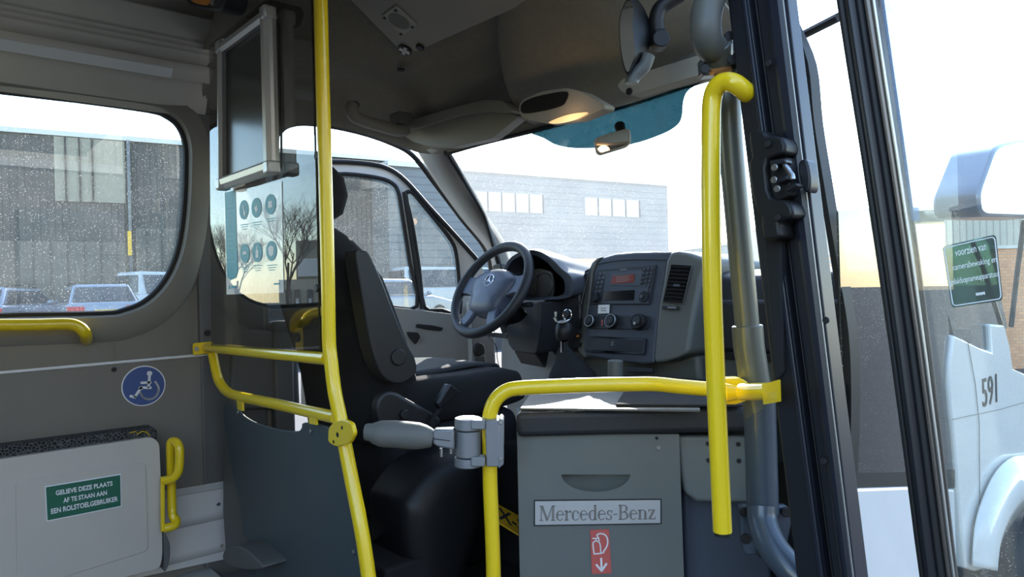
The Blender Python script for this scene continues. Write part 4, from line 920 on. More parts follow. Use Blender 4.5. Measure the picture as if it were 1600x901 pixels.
K7 = lambda x,y:(1150+x/5.007,200+y/5.007)
lk = thing('door_latch', 'black door latch housing with exposed steel mechanism on the post', 'latch', PY((1205,340),YO-.04))
mb = MB(); mb.slab(c2([K7(*p) for p in [(100,30),(120,225),(98,270),(105,400),(130,540),(165,660),(195,690),(215,870),(350,850),(330,740),(440,700),(430,610),(380,560),(270,540),(240,400),(245,240),(380,200),(360,70),(240,60),(215,20)]],2),(0,YO-.045,0),(0,-1,0),.05); mk('housing', mb, 'black', lk, bevel=.006, bseg=3)
mb = MB(); mb.slab([K7(*p) for p in [(250,235),(400,225),(430,520),(280,600)]],(0,YO-.03,0),(0,-1,0),.03); mk('back_plate', mb, 'rubber', lk, bevel=.003)
for q in ([(262,250),(385,240),(390,275),(330,285),(270,310)],[(310,400),(395,365),(405,400),(320,440)],[(380,470),(470,425),(482,450),(400,500)]):
    mb = MB(); mb.slab([K7(*p) for p in q],(0,YO-.055,0),(0,-1,0),.022); mk('pawl', mb, 'post_black', lk, bevel=.002)
for x,y in ((305,310),(300,405),(325,475),(248,127),(330,700)):
    bolt('bolt', PY(K7(x,y),YO-.047-(.01 if 290<x<329 else 0)), (0,-1,0), .0055, lk, 'steel' if x in(300,305,325) else 'rubber')
mb = MB(); mb.tube([PY(K7(380,290),YO-.05),PY(K7(440,370),YO-.06),PY(K7(445,400),YO-.06)],.004,8); mk('latch_pin', mb, 'steel', lk)
mb = MB(); mb.slab(c2([K7(*p) for p in [(485,285),(520,245),(555,260),(580,380),(575,480),(540,500),(500,420)]],3),(0,YO-.03,0),(0,-1,0),.03); mk('striker_pad', mb, 'post_black', lk, bevel=.006)
mb = MB(); mb.slab([K7(*p) for p in [(215,870),(350,850),(372,1900),(300,2000),(260,1500)]],(0,YO-.01,0),(0,-1,0),.02); mk('brush_strip', mb, 'black_matte', lk, bevel=.004)
for i,p in enumerate([(1201,99),(1291,500),(1287,720)]):
    tag(bolt('screw', PY(p,YO-.008), (0,-1,0), .0055, m='rubber'), ['black screw high on the doorway post','black screw halfway up the doorway post','black screw low on the doorway post'][i], 'screw')

# swung out door leaf: rubber edge profile and glass
P0 = PD((1400,450),.90); ln = V((.20,-.98,0)).normalized()          # the leaf stands across the view
LD = thing('door_leaf', 'swung out glass door leaf with a thick rubber edge', 'door', V((P0.x,P0.y,.35)))
def lq(t0,t1,b1,b0,off,th,nm,m,bev=.003,sm=True):
    n2 = V((.35,-.94,0)).normalized(); ex = lambda a,b,yy: (a+(b-a)*(yy/901.0) + 5*math.sin(math.pi*min(1,max(0,yy/901.0))), yy)
    L_ = [onp(ex(t0,b0,yy),P0,n2)-n2*off for yy in (-60,100,250,400,550,700,850,1000)]; R_ = [onp(ex(t1,b1,yy),P0,n2)-n2*off for yy in (-60,100,250,400,550,700,850,1000)]
    mb = MB(); mb.loft([L_,R_,[p-n2*th for p in R_],[p-n2*th for p in L_],L_],False,False); return mk(nm, mb, m, LD, bevel=bev, ang=50)
lq(1306,1320,1446,1436,.0,.03,'rubber_edge','rubber',.004)
lq(1318,1336,1464,1444,-.006,.035,'rubber_edge','post_black',.005)
lq(1334,1349,1480,1462,.0,.03,'rubber_edge','rubber',.004)
lq(1349,1362,1488,1479,-.004,.03,'edge_profile','door_edge',.003)
lq(1361,1367,1492,1487,-.008,.03,'edge_profile','alu',.002)
lq(1366,1381,1497,1491,.0,.02,'edge_profile','door_edge',.002)
n2 = V((.35,-.94,0)).normalized()
LG = [onp(p,P0,n2) for p in [(1360,-80),(1760,-80),(1800,1000),(1498,1000)]]
mb = MB(); mb.prism(LG, -n2*.005); mk('pane', mb, 'pane_door', LD, smooth=False)
LG = [onp(p,P0,n2)-n2*.004 for p in [(1364,-60),(1376,-60),(1440,350),(1456,620),(1500,990),(1484,990)]]
mb = MB(); mb.prism([onp(p,P0,n2)+n2*.001 for p in [(1368,-60),(1398,-60),(1437,345),(1424,345)]], -n2*.0005); mk('glass_margin', mb, 'door_band', LD, smooth=False)
st = thing('camera_notice', 'green glazed notice about camera surveillance stuck on the door glass', 'sticker', onp((1520,470),P0,n2))
s4 = [onp(p,P0,n2)+n2*.001 for p in [(1487,481),(1567,469),(1556,366),(1472,385)]]; sm_ = quadmap(s4, n2)
mb = MB(); mb.prism([sm_(u,v,0) for u,v in fil([(0,0),(1,0),(1,1),(0,1)],.07)], -n2*.0006); mk('film', mb, 'sticker_clear', st, smooth=False)
bo = [sm_(u,v,.0003) for u,v in fil([(.03,.03),(.97,.03),(.97,.97),(.03,.97)],.07)]
mb = MB(); mb.tube(bo,.0007,6,closed=True); mk('border', mb, 'white', st)
for s_,u0,u1,v0,v1 in (('voorzien van',.22,.80,.80,.91),('camerabewaking en',.14,.96,.56,.68),('geluidsopnameapparatuur',.05,.985,.34,.46),('',.50,.68,.13,.175)):
    f = lambda a,b,h,u0=u0,u1=u1,v0=v0,v1=v1: sm_(u0+(u1-u0)*a, v0+(v1-v0)*b, .0006+h)
    mk('lettering', text(s_, f, .0004) if s_ else marks(lambda a,b,h: f(a,b,h*.0004), 6), 'white', st, smooth=False)

# interior observation mirror
mi = thing('passenger_mirror', 'black framed oval mirror on a curved arm under the roof', 'mirror', PD((1000,70),1.65))
K5 = lambda x,y:(780+x/3.002,y/3.002)
mc = PD((996,66),1.66)
mo_ = [(600,2),(575,40),(560,110),(562,200),(575,290),(595,350),(608,358),(640,318),(690,260),(712,190),(712,120),(690,60),(650,10)]
faceo = [(592,8),(570,60),(562,120),(566,210),(580,300),(602,350),(625,300),(640,260),(632,190),(625,110),(628,40),(612,2)]
A_ = c2([K5(*p) for p in faceo],4); B_ = c2([K5(*p) for p in [(622,-6),(612,60),(612,120),(616,210),(622,290),(640,330),(690,262),(714,190),(712,120),(690,60),(668,20),(645,-6)]],4)
ml = [PD(p,1.425-(p[0]-980)*.001) for p in A_]; mr = [PD(p,1.485) for p in B_]; mm2 = [(a_+b_)/2-fw*.0 for a_,b_ in zip(ml,mr)]
mb = MB(); mb.loft([ml,[p*.5+q_*.5-fw*.0 for p,q_ in zip(ml,mr)],mr]); mk('shell', mb, 'black', mi, ang=50)
mb = MB(); cc = sum(ml,V((0,0,0)))/len(ml); mb.prism([cc+(p-cc)*.95-fw*.004 for p in ml], fw*.002); mk('mirror_glass', mb, 'mirror', mi, smooth=False)
mb = MB(); mb.tube(cr([PD(K5(*p),1.48) for p in [(745,205),(742,150),(738,90),(755,40),(800,5),(850,-25)]],5), .016, 16); mk('arm', mb, 'black', mi)
mb = MB(); mb.disc(PD(K5(762,178),1.455),-fw,.018,.035,18); mb.tube([PD(K5(722,180),1.475),PD(K5(775,180),1.475)],.02,14); mk('joint', mb, 'rubber', mi, bevel=.002)
mb = MB(); mb.tube(cr([PD(K5(*p),1.45) for p in [(700,260),(680,310),(645,345),(625,372),(622,392)]],4), .014, 12); mk('stay', mb, 'console_grey', mi)
# header box under the roof (cream) on the passenger side
hb = thing('passenger_visor', 'folded cream sun visor above the passenger side of the windscreen', 'sun visor', PY((1030,130),1.47))
mb = MB(); mb.slab(fil([K5(*p) for p in [(552,400),(580,368),(920,262),(990,240),(1060,300),(970,345),(620,448),(570,430)]],4),(0,1.37,0),(0,-1,0),.04); mk('flap', mb, 'visor', hb, bevel=.008)
bolt('clip', PY(K5(612,429),1.368), (0,-1,0), .009, hb, 'rubber')
mb = MB(); mb.slab([K5(*p) for p in [(620,395),(680,345),(920,240),(945,262),(700,360)]],(0,1.385,0),(0,-1,0),.05); mk('hinge_rail', mb, 'side_grey', hb, bevel=.003)
# overhead bulge and console light
ob = thing('overhead_console', 'fabric covered bulging console in the middle of the roof front', 'console', PY((880,180),1.40))
bp_ = [(1.18,2.205),(1.25,2.14),(1.35,2.05),(1.48,1.992),(1.61,1.985)]; bx_ = [-1.42,-1.51,-1.60,-1.69,-1.74]
def bsec(dx, dy, dz): return cr([V((x+dx,y+dy,z+dz)) for x,(y,z) in zip(bx_,bp_)],5)
rs2 = [cr([V((-.84+.0*x,y,z)) for x,(y,z) in zip(bx_,bp_)],5), cr([V((-1.2,y,z-.004)) for x,(y,z) in zip(bx_,bp_)],5), bsec(.12,0,0), bsec(.03,.004,.004), bsec(.0,.02,.02), bsec(-.015,.06,.06), bsec(-.02,.12,.10)]
mb = MB(); mb.loft(rs2,False,False); mk('cover', mb, 'headliner', ob, ang=80, solid=.006)
cl_ = thing('roof_light', 'cream reading light unit glowing warm above the windscreen', 'lamp', PY((880,185),1.38))
mb = MB(); mb.slab(fil([K5(*p) for p in [(92,492),(110,465),(200,428),(320,412),(390,430),(496,492),(490,512),(370,560),(230,580),(130,562),(95,540)]],5),(0,1.33,0),(0,-1,0),.04); mk('housing', mb, 'visor', cl_, bevel=.012, bseg=3)
mb = MB(); mb.slab(c2([K5(*p) for p in [(105,488),(150,460),(230,440),(318,430),(310,475),(285,498),(200,520),(110,530)]],3),(0,1.327,0),(0,-1,0),.004); mk('pocket', mb, 'black', cl_)
mb = MB(); mb.slab(c2([K5(*p) for p in [(232,574),(290,548),(350,532),(412,527),(380,548),(330,566),(270,578)]],3),(0,1.325,0),(0,-1,0),.006); mk('lens', mb, 'lamp_lens', cl_)
pl = bpy.data.lights.new('roof_light_glow','POINT'); pl.energy=.06; pl.color=(1,.6,.3); pl.shadow_soft_size=.02
plo = bpy.data.objects.new('roof_light_glow', pl); COL.objects.link(plo); plo.parent = cl_; plo.location = PY((885,194),1.30)-WL[cl_.name]
# driver side visor shelf
K4 = lambda x,y:(430+x/3.002,y/3.002)
vs_ = thing('driver_visor', 'folded cloth sun visor above the driver side of the windscreen', 'sun visor', PY((720,210),1.42))
mb = MB(); mb.slab(fil([K4(*p) for p in [(592,628),(700,590),(860,545),(1000,528),(1100,530),(1140,548),(1010,650),(830,690),(720,688),(640,662)]],6),(0,1.42,0),(0,-1,0),.04); mk('flap', mb, 'trim_grey', vs_, bevel=.012, bseg=3)
mb = MB(); mb.slab(fil([K4(*p) for p in [(560,575),(600,572),(850,500),(980,468),(1070,472),(1110,520),(1100,532),(1000,524),(860,540),(600,622)]],6),(0,1.40,0),(0,-1,0),.07); mk('shelf_lip', mb, 'trim_grey', vs_, bevel=.01, bseg=3)
gh = thing('roof_grab_handle', 'grey curved grab handle above the driver door', 'handle', PD((590,200),2.2))
mb = MB(); mb.tube(cr([PX(K4(*p),-2.15) for p in [(365,485),(358,515),(375,548),(430,572),(500,592),(575,612),(620,605)]],5), [.018,.02]+[.021]*27+[.02,.018], 14); mk('grip', mb, 'trim_grey', gh)
mb = MB(); mb.disc(PX(K4(378,492),-2.14),(1,-.3,-.3),.013,.02,16); mk('end_screw', mb, 'rubber', gh)
mb = MB(); mb.obox(PX(K4(590,560),-2.16),V((.03,0,0)),V((0,.03,0)),V((0,0,.022))); mk('foot', mb, 'side_grey', gh, bevel=.006)
# roof hatch panel with speaker
hq0 = V((-1.88,1.19,2.185)); hn0 = V((0,-.45,-1)).normalized()
def HP(p, o=0): return onp(p, hq0, hn0)+hn0*o
hz = 0
ht_ = thing('roof_panel', 'smooth grey ceiling panel carrying a square loudspeaker', 'panel', HP((640,60)))
mb = MB(); mb.prism([HP(p) for p in [(530,-40),(549,2),(632,86),(655,79),(834,0),(900,-40)]], -hn0*.012); mk('board', mb, 'hatch', ht_, smooth=False, bevel=.003)
mb = MB(); mb.prism([HP(p,.005) for p in fil([K4(*p) for p in [(502,68),(568,20),(668,112),(600,166)]],2.5)], -hn0*.005); k_ = mk('speaker_plate', mb, 'speaker', ht_, bevel=.002)
cs = HP(K4(584,93),.007); mb = MB(); mb.disc(cs,hn0,.032,.004,32); mk('speaker_grille', mb, 'speaker_mesh', k_)
for p in ((568,42),(516,77),(646,120),(593,153)):
    mb = MB(); mb.disc(HP(K4(*p),.007),hn0,.005,.003,10); mk('screw', mb, 'rubber', k_)
mb = MB(); mb.disc(HP(K4(610,230),.006),hn0,.022,.006,20); kb = mk('cross_knob', mb, 'rubber', ht_)
c_ = HP(K4(610,230),.008); mb = MB()
for a_ in (.4,.4+math.pi/2):
    e1 = hn0.cross(V((0,0,1)).cross(hn0)).normalized(); e2 = hn0.cross(e1); u_ = e1*math.cos(a_)+e2*math.sin(a_); mb.obox(c_,u_*.017,hn0.cross(u_)*.005,hn0*.002)
mk('cross', mb, 'white', kb)
mb = MB(); mb.disc(HP(K4(681,217),.008),hn0,.013,.01,16); mk('knob', mb, 'rubber', ht_, bevel=.002)
tag(bolt('screw', PZ(K4(590,324),2.17), (0,0,-1), .012, m='rubber'), 'dark screw in the roof lining below the loudspeaker panel', 'screw')
# rear view mirror on the windscreen
rm = thing('rear_view_mirror', 'small rear view mirror stuck on the windscreen tint band', 'mirror', ws_at((958,215)))
mp_ = lambda x,y,dd=0: PD((780+x/3.002,y/3.002),1.98+dd-(x-530)*.00022)
mb = MB(); mb.prism([mp_(*p) for p in fil([(446,655),(470,638),(600,600),(618,612),(620,670),(600,686),(475,724),(458,712)],12)], fw*.03); mk('housing', mb, 'speaker', rm, bevel=.005)
mb = MB(); mb.prism([mp_(x,y,-.002) for x,y in fil([(452,660),(475,644),(595,610),(607,620),(608,668),(592,680),(478,716),(464,706)],8)], fw*.003); mk('mirror_glass', mb, 'mirror', rm, smooth=False)
mb = MB(); mb.tube([mp_(575,630,.03),mp_(565,590,.06)],[.012,.016],12); mk('stem', mb, 'black', rm)
# =====================================================================
# THE CAB
# =====================================================================
# driver seat
ds = thing('driver_chair', 'black driver seat with headrest and raised armrest', 'seat', V((-1.93,1.1,.62)))
def rsec(cx_, cy_, z, w_, d_, r, lean=0): return [V((cx_+x, cy_+y, z+lean*y)) for x,y in fil([(-w_/2,-d_/2),(w_/2,-d_/2),(w_/2,d_/2),(-w_/2,d_/2)], r, 5)]
bs = [(1.02,1.02,.13,.44),(1.10,1.035,.16,.48),(1.19,1.025,.16,.50),(1.33,.985,.16,.50),(1.42,.955,.15,.50),(1.50,.925,.15,.49),(1.57,.885,.14,.46),(1.61,.86,.12,.42),(1.64,.84,.09,.35),(1.655,.83,.05,.26)]
bs = [(z,y,d,w_) for z,y,d,w_ in bs]
mb = MB(); mb.loft([rsec(-1.925,y,z,w_,d,.045,-.2) for z,y,d,w_ in bs]); mk('backrest', mb, 'seat_cloth', ds, ang=80)
mb = MB(); mb.loft([rsec(-1.905,y+.02,z,w_,d,.035) for z,y,d,w_ in [(1.655,.865,.06,.20),(1.67,.868,.09,.25),(1.72,.872,.105,.27),(1.77,.866,.10,.26),(1.80,.858,.075,.22),(1.81,.852,.04,.16)]]); mk('headrest', mb, 'seat_cloth', ds, ang=80)
for x in (-1.99,-1.86):
    mb = MB(); mb.tube([V((x,.85,1.62)),V((x,.865,1.68))],.007,8); mk('headrest_post', mb, 'steel', ds)
cs_ = [(1.02,1.13,.10,.46),(1.06,1.135,.13,.50),(1.25,1.135,.13,.52),(1.40,1.145,.12,.52),(1.46,1.14,.10,.50),(1.49,1.12,.05,.46)]
mb = MB(); mb.loft([[V((-1.91+x,y,z+h)) for x,h in fil([(-w_/2,-d/2),(w_/2,-d/2),(w_/2,d/2),(-w_/2,d/2)],.04,5)] for y,z,d,w_ in cs_]); mk('cushion', mb, 'seat_cloth', ds, ang=80)
mb = MB(); mb.loft([[V((-1.93+x,y,z)) for x in (-.17,-.08,0,.08,.17)] for y,z in [(1.08,1.195),(1.2,1.203),(1.35,1.212),(1.44,1.206),(1.475,1.17)]],False,False); mk('cushion_insert', mb, 'cloth_stripe', ds, solid=.008)
mb = MB(); mb.box((-2.14,1.02,.62),(-1.68,1.42,.80)); mk('seat_box', mb, 'black', ds, bevel=.02)
mb = MB(); mb.box((-2.16,.98,.80),(-1.66,1.46,1.08)); mk('suspension_cover', mb, 'black_matte', ds, bevel=.05, bseg=4)
XA = -1.60
mb = MB(); mb.slab(c2([(555,394),(566,391),(576,394),(584,408),(600,445),(617,490),(635,533),(649,560),(651,580),(640,594),(620,600),(598,588),(583,556),(573,510),(563,450)],4),(XA,0,0),(1,0,0),.06); am = mk('armrest', mb, 'seat_plastic', ds, bevel=.012, bseg=4)
mb = MB(); mb.disc(PX((624,558),XA+.006),(1,0,0),.022,.02,28); mk('armrest_pivot', mb, 'seat_plastic', am, bevel=.003)
mb = MB(); mb.slab(c2([(588,645),(590,625),(600,613),(615,611),(640,624),(668,640),(690,655),(680,672),(640,678),(600,672)],4),(XA+.0,0,0),(1,0,0),.03); mk('side_cover', mb, 'seat_plastic', ds, bevel=.01, bseg=3)
mb = MB(); mb.disc(PX((634,648),XA+.012),(1,0,0),.013,.02,20); mk('recline_knob', mb, 'seat_plastic', ds, bevel=.002)
mb = MB(); mb.slab([K3(*p) for p in [(610,352),(700,200),(730,205),(800,262),(700,345),(640,395)]],(XA+.03,0,0),(1,0,0),.018); bk_ = mk('belt_buckle', mb, 'black', ds, bevel=.003)
mb = MB(); mb.slab([K3(*p) for p in [(612,350),(700,200),(726,207),(638,352)]],(XA+.033,0,0),(1,0,0),.004); mk('buckle_face', mb, 'button', bk_, bevel=.001)
mb = MB(); mb.slab([K3(*p) for p in [(625,370),(655,392),(600,470),(570,520),(555,505)]],(XA+.02,0,0),(1,0,0),.006); mk('belt_stalk', mb, 'rubber', bk_)
# big rounded bottle-like cover and box at the foot of the seat
sc_ = thing('gear_tunnel_cover', 'large rounded black cover beside the driver seat base', 'cover', PX((670,880),-1.5))
oc = c2([(622,800),(632,770),(660,735),(700,712),(735,705),(748,760),(742,820),(725,880),(700,960),(650,960),(630,880)],4)
f1 = [PX(p,-1.50) for p in oc]; c_ = sum(f1,V((0,0,0)))/len(f1)
mb = MB(); mb.loft([[p+V((-.14,0,0)) for p in f1],f1,[c_+(p-c_)*.88+V((.03,0,0)) for p in f1],[c_+(p-c_)*.5+V((.045,0,0)) for p in f1]]); mk('shell', mb, 'black', sc_, ang=80)
mb = MB(); mb.prism([V((-1.66,.84,FZ)),V((-1.46,.84,FZ)),V((-1.46,.97,FZ)),V((-1.66,.97,FZ))],V((0,0,.24))); tag(mk('seat_plinth', mb, 'black_matte', bevel=.008), 'dark square plinth behind the seat beside the yellow pole', 'plinth')
np_ = thing('loose_number_plate', 'yellow number plate lying on the floor behind the barrier', 'number plate', PD((795,810),1.95))
q4_ = [PD((778,815),1.88),PD((835,850),1.84),PD((832,816),1.98),PD((776,786),2.02)]; qm = quadmap(q4_)
mb = MB(); mb.prism([qm(u,v,0) for u,v in ((0,0),(1,0),(1,1),(0,1))], V((0,0,-.004))); mk('plate', mb, 'plate_yellow', np_, bevel=.001)
mk('lettering', text('X-S', lambda a,b,h: qm(.02+.75*a,.2+.62*b,.001+h), .001, font_offset=.02), 'rubber', np_, smooth=False)
mb = MB(); rnd = random.Random(3); c_ = PD((713,892),1.9); mb.ell(c_, rt*.018, up*.012, fw*.012, 9, 6); mb.v = [p+V((rnd.uniform(-1,1),rnd.uniform(-1,1),rnd.uniform(-1,1)))*.006 for p in mb.v]; tag(mk('paper_scrap', mb, 'paper', smooth=False), 'crumpled scrap of white paper on the dark floor', 'paper')

# ---------------- driver door, standing open ----------------
al = math.radians(24); hg = V((-2.41,1.86,0)); dd_ = V((-math.sin(al),-math.cos(al),0)); dn = V((math.cos(al),-math.sin(al),0))
dr = thing('driver_door', 'open driver door with white window frame and grey lining', 'door', V((hg.x,hg.y,.6)))
DP = lambda p, o=0: onp(p, hg, dn)+dn*o
fo_ = c2([(470,262),(500,254),(530,252),(575,255),(605,262),(632,280),(670,322),(712,368),(748,408),(760,440),(762,485)],4,False)
fi1 = c2([(480,500),(478,300),(490,279),(520,273),(560,273),(600,280),(618,292),(626,315),(634,370),(645,440),(652,486)],3,False)
o_ = [DP(p) for p in fo_]+[DP((762,500)),DP((470,480))]
qo = c2([(634,306),(638,300),(645,302),(662,322),(690,356),(706,378),(712,395),(716,430),(718,488),(690,484),(663,479),(655,420),(644,350)],3)
wi = [DP(p) for p in c2([(482,474),(480,330),(483,290),(500,276),(540,272),(590,278),(612,286),(622,300),(628,335),(640,410),(651,478),(600,478)],3)]
holes = [wi,[DP(p) for p in qo]]
mb = holed(o_, holes, -.045, dn); mk('frame', mb, 'white_paint', dr, smooth=False, bevel=.003)
mk('window_seal', ring([p+dn*.003 for p in wi], .009), 'rubber', dr)
mk('window_seal', ring([DP(p,.003) for p in qo], .009), 'rubber', dr)
mb = MB(); mb.tube([DP(p,.006) for p in c2([(470,262),(500,255),(530,253),(575,256),(605,263),(632,281),(670,323),(712,369),(746,407)],4,False)], .010, 8); mk('edge_seal', mb, 'rubber', dr)
mb = MB(); mb.prism([p-dn*.02 for p in wi], -dn*.004); mk('pane', mb, 'pane_dirty', dr, smooth=False)
mb = MB(); mb.prism([DP(p,-.02) for p in qo], -dn*.004); mk('quarter_pane', mb, 'pane_dirty', dr, smooth=False)
mb = MB(); mb.tube([DP(p,.005) for p in [(632,300),(643,370),(660,482)]], .010, 8); mk('divider', mb, 'rubber', dr)
li = [(470,478),(600,478),(655,484),(720,492),(732,498),(735,600),(728,640),(470,640)]
mb = MB(); mb.prism([DP(p,.045) for p in fil(li,[2,2,2,8,8,2,2,2])], -dn*.06); mk('lining', mb, 'trim_light', dr, bevel=.012, bseg=3)
mb = MB(); mb.prism([DP(p,.052) for p in fil([(648,505),(672,507),(690,511),(686,516),(664,514),(646,510)],3)], -dn*.01); mk('switch_panel', mb, 'black', dr, bevel=.003)
mb = MB(); mb.prism([DP(p,.056) for p in fil([(632,517),(650,518),(654,525),(646,537),(636,526)],3)], -dn*.012); mk('inner_handle', mb, 'black', dr, bevel=.003)
mb = MB(); mb.prism([DP(p,.05) for p in [(600,560),(662,560),(720,572),(720,610),(600,610)]], -dn*.02); mk('door_pocket', mb, 'trim_light', dr, bevel=.01)
mb = MB(); mb.prism([V((-2.40,1.80,.6)),V((-2.36,1.80,.6)),V((-2.36,1.93,.6)),V((-2.40,1.93,.6))], V((0,0,.80))); struct(mk('wall_left', mb, 'trim_light', smooth=False, bevel=.01), 'light door post in front of the driver door')
hn = dr
mb = MB(); mb.slab(fil([(741,558),(758,555),(762,592),(745,594)],3),(-2.335,0,0),(1,0,0),.02); mk('hinge_plate', mb, 'side_grey', hn, bevel=.003)
mb = MB(); mb.tube([PX((745,582),-2.32),PX((760,583),-2.32)],.010,12); mk('check_strap', mb, 'alu_white', hn)
mb = MB(); mb.slab(c2([(743,545),(748,536),(756,538),(758,552),(746,556)],3),(-2.33,0,0),(1,0,0),.02); mk('rubber_boot', mb, 'rubber', hn, bevel=.004)

# ---------------- dashboard ----------------
db = thing('dashboard', 'dark blue grey dashboard running under the windscreen', 'dashboard', V((-1.4,1.9,1.2)))
def yz(x0, x1, pts, nm, m, bev=.015, par=db):
    mb = MB(); mb.prism([V((x0,y,z)) for y,z in pts], V((x1-x0,0,0))); return mk(nm, mb, m, par, bevel=bev, bseg=4)
yz(-2.26,-1.69,[(1.86,1.30),(1.82,1.40),(1.86,1.465),(2.0,1.48),(2.26,1.46),(2.28,1.20),(1.90,1.20)],'top_pad','dash_navy')
yz(-1.21,-.70,[(1.80,1.20),(1.77,1.40),(1.80,1.47),(1.88,1.488),(2.06,1.485),(2.28,1.455),(2.28,1.20)],'passenger_pad','dash_dark')
yz(-1.24,-.70,[(1.765,1.26),(1.758,1.40),(1.78,1.405),(1.8,1.25)],'glovebox_lid','dash_dark',.01)
yz(-1.19,-.70,[(1.80,.95),(1.785,1.235),(1.84,1.235),(1.9,.95)],'lower_passenger_panel','console_grey',.01)
mb = MB(); mb.box((-1.19,1.775,1.232),(-.70,1.90,1.255)); mk('shadow_gap', mb, 'rubber', db)
mb = MB(); mb.slab([(1076,562),(1078,600),(1080,600),(1078,562)],(0,1.783,0),(0,-1,0),.004); mk('panel_joint', mb, 'rubber', db)
# light knee panel under the wheel
mb = MB(); mb.loft([[V((-2.30,1.92,1.28)),V((-2.30,1.90,1.10)),V((-2.28,1.93,.86)),V((-2.2,2.0,.70))],[V((-2.12,1.82,1.31)),V((-2.12,1.80,1.10)),V((-2.12,1.84,.90)),V((-2.12,1.95,.72))],[V((-1.9,1.78,1.31)),V((-1.9,1.76,1.10)),V((-1.9,1.80,.92)),V((-1.9,1.9,.78))],[V((-1.72,1.76,1.30)),V((-1.70,1.75,1.10)),V((-1.70,1.80,.92)),V((-1.70,1.9,.80))],[V((-1.60,1.80,1.30)),V((-1.55,1.80,1.10)),V((-1.50,1.84,.94)),V((-1.50,1.95,.85))]],False,False); mk('knee_panel', mb, 'trim_light', db, solid=.02, subd=2, ang=80)
mb = MB(); mb.tube([PY(p,1.74) for p in c2([(757,520),(775,540),(777,560),(784,582),(800,596)],4,False)], .0018, 6); mk('panel_seam', mb, 'rubber', db)
mb = MB(); mb.disc(PY((870,568),1.72),(0,-1,.1),.014,.02,20); lk_ = mk('lock_barrel', mb, 'black', db, bevel=.003)
mb = MB(); mb.slab([(745,516),(792,522),(792,529),(745,523)],(0,1.76,0),(0,-1,0),.01); mk('panel_slot', mb, 'black', db)
mb = MB(); mb.slab(fil([(769,414),(782,411),(786,436),(771,440)],3),(0,1.80,0),(0,-1,0),.03); mk('pillar_knob_panel', mb, 'black', db, bevel=.004)
# instrument binnacle
ib = thing('instrument_cluster', 'hooded instrument cluster behind the steering wheel', 'instruments', V((-1.9,1.75,1.45)))
KW = lambda x,y:(690+x/3.918,370+y/3.918)
ho = c2([KW(*p) for p in [(378,260),(385,190),(420,130),(480,92),(540,78),(610,92),(680,140),(735,195),(790,240),(805,290),(800,350),(760,375),(650,385),(480,385),(390,350)]],4)
hi = c2([KW(*p) for p in [(392,260),(400,200),(430,150),(480,118),(540,108),(590,120),(650,160),(700,215),(745,260),(755,310),(745,350),(720,362),(640,368),(480,368),(400,340)]],4)
HF = [PY(p,1.66) for p in ho]; HI = [PY(p,1.665) for p in hi]; HB = [V((p.x*.9-.19,1.90,(p.z-1.44)*.8+1.43)) for p in HF]; IB = [V((p.x,1.80,p.z)) for p in HI]
mb = MB(); mb.loft([HB,[p+V((0,.03,.003)) for p in HF],HF,HI,IB],True,False); mk('hood', mb, 'dash_navy', ib, ang=60)
mb = MB(); mb.prism(IB, V((0,.01,0))); mk('dial_face', mb, 'screen_black', ib, smooth=False)
mb = MB(); mb.prism([PY(p,1.76) for p in c2([KW(*p) for p in [(490,350),(490,270),(520,220),(580,195),(640,205),(680,235),(675,375),(600,380),(495,378)]],3)], V((0,.006,0))); mk('cluster_glass', mb, 'side_grey', ib)
for x,y in ((540,290),(625,295)):
    mb = MB(); mb.tube([PY(KW(x,y),1.757)+V((math.cos(a*.3927)*.045,0,math.sin(a*.3927)*.045)) for a in range(16)],.0016,6,closed=True); mk('dial_ring', mb, 'steel', ib)
# ---------------- steering wheel ----------------
WCc = PD((767,451),2.5); phi = math.radians(31)
nW = V((0,-math.cos(phi),math.sin(phi))); uW = V((1,0,0)); vW = V((0,math.sin(phi),math.cos(phi)))
sw = thing('steering_wheel', 'blue black four spoke steering wheel with a star emblem', 'steering wheel', WCc)
RR = .178
mb = MB(); mb.tube([WCc+uW*math.cos(a*math.pi/36)*RR+vW*math.sin(a*math.pi/36)*RR for a in range(72)], [.0175+.0012*math.cos(a*math.pi/9) for a in range(73)][:72], 18, closed=True); mk('rim', mb, 'dash_dark', sw)
WP = lambda x,y,h=0: WCc+uW*x+vW*y+nW*h
hub = [(-.118,.034),(-.09,.058),(-.045,.076),(0,.082),(.045,.076),(.09,.058),(.118,.034),(.108,-.01),(.085,-.045),(.068,-.088),(0,-.098),(-.068,-.088),(-.085,-.045),(-.108,-.01)]
hs = [(x,y) for x,y in c2(hub,4)]
mb = MB(); mb.loft([[WP(x,y,-.045) for x,y in hs],[WP(x*1.0,y*1.0,-.005) for x,y in hs],[WP(x*.93,y*.93,.010) for x,y in hs],[WP(x*.6,y*.6,.020) for x,y in hs],[WP(x*.2,y*.2,.023) for x,y in hs]]); mk('airbag_cover', mb, 'hub_blue', sw, ang=70)
for sx in (-1,1):
    a = [(sx*.065,.050),(sx*.12,.050),(sx*.172,.050),(sx*.176,-.012),(sx*.13,-.018),(sx*.065,-.03)]
    mb = MB(); mb.prism([WP(x,y,.002) for x,y in c2(a,3)], -nW*.022); mk('spoke', mb, 'hub_blue', sw, bevel=.005, bseg=3)
    a = [(sx*.035,-.06),(sx*.07,-.05),(sx*.085,-.10),(sx*.105,-.14),(sx*.085,-.158),(sx*.05,-.13)]
    mb = MB(); mb.prism([WP(x,y,.0) for x,y in c2(a,3)], -nW*.020); mk('spoke', mb, 'hub_blue', sw, bevel=.005, bseg=3)
em = MB(); em.tube([WP(math.cos(a*math.pi/16)*.023,.022+math.sin(a*math.pi/16)*.023,.0225) for a in range(32)], .0016, 6, closed=True)
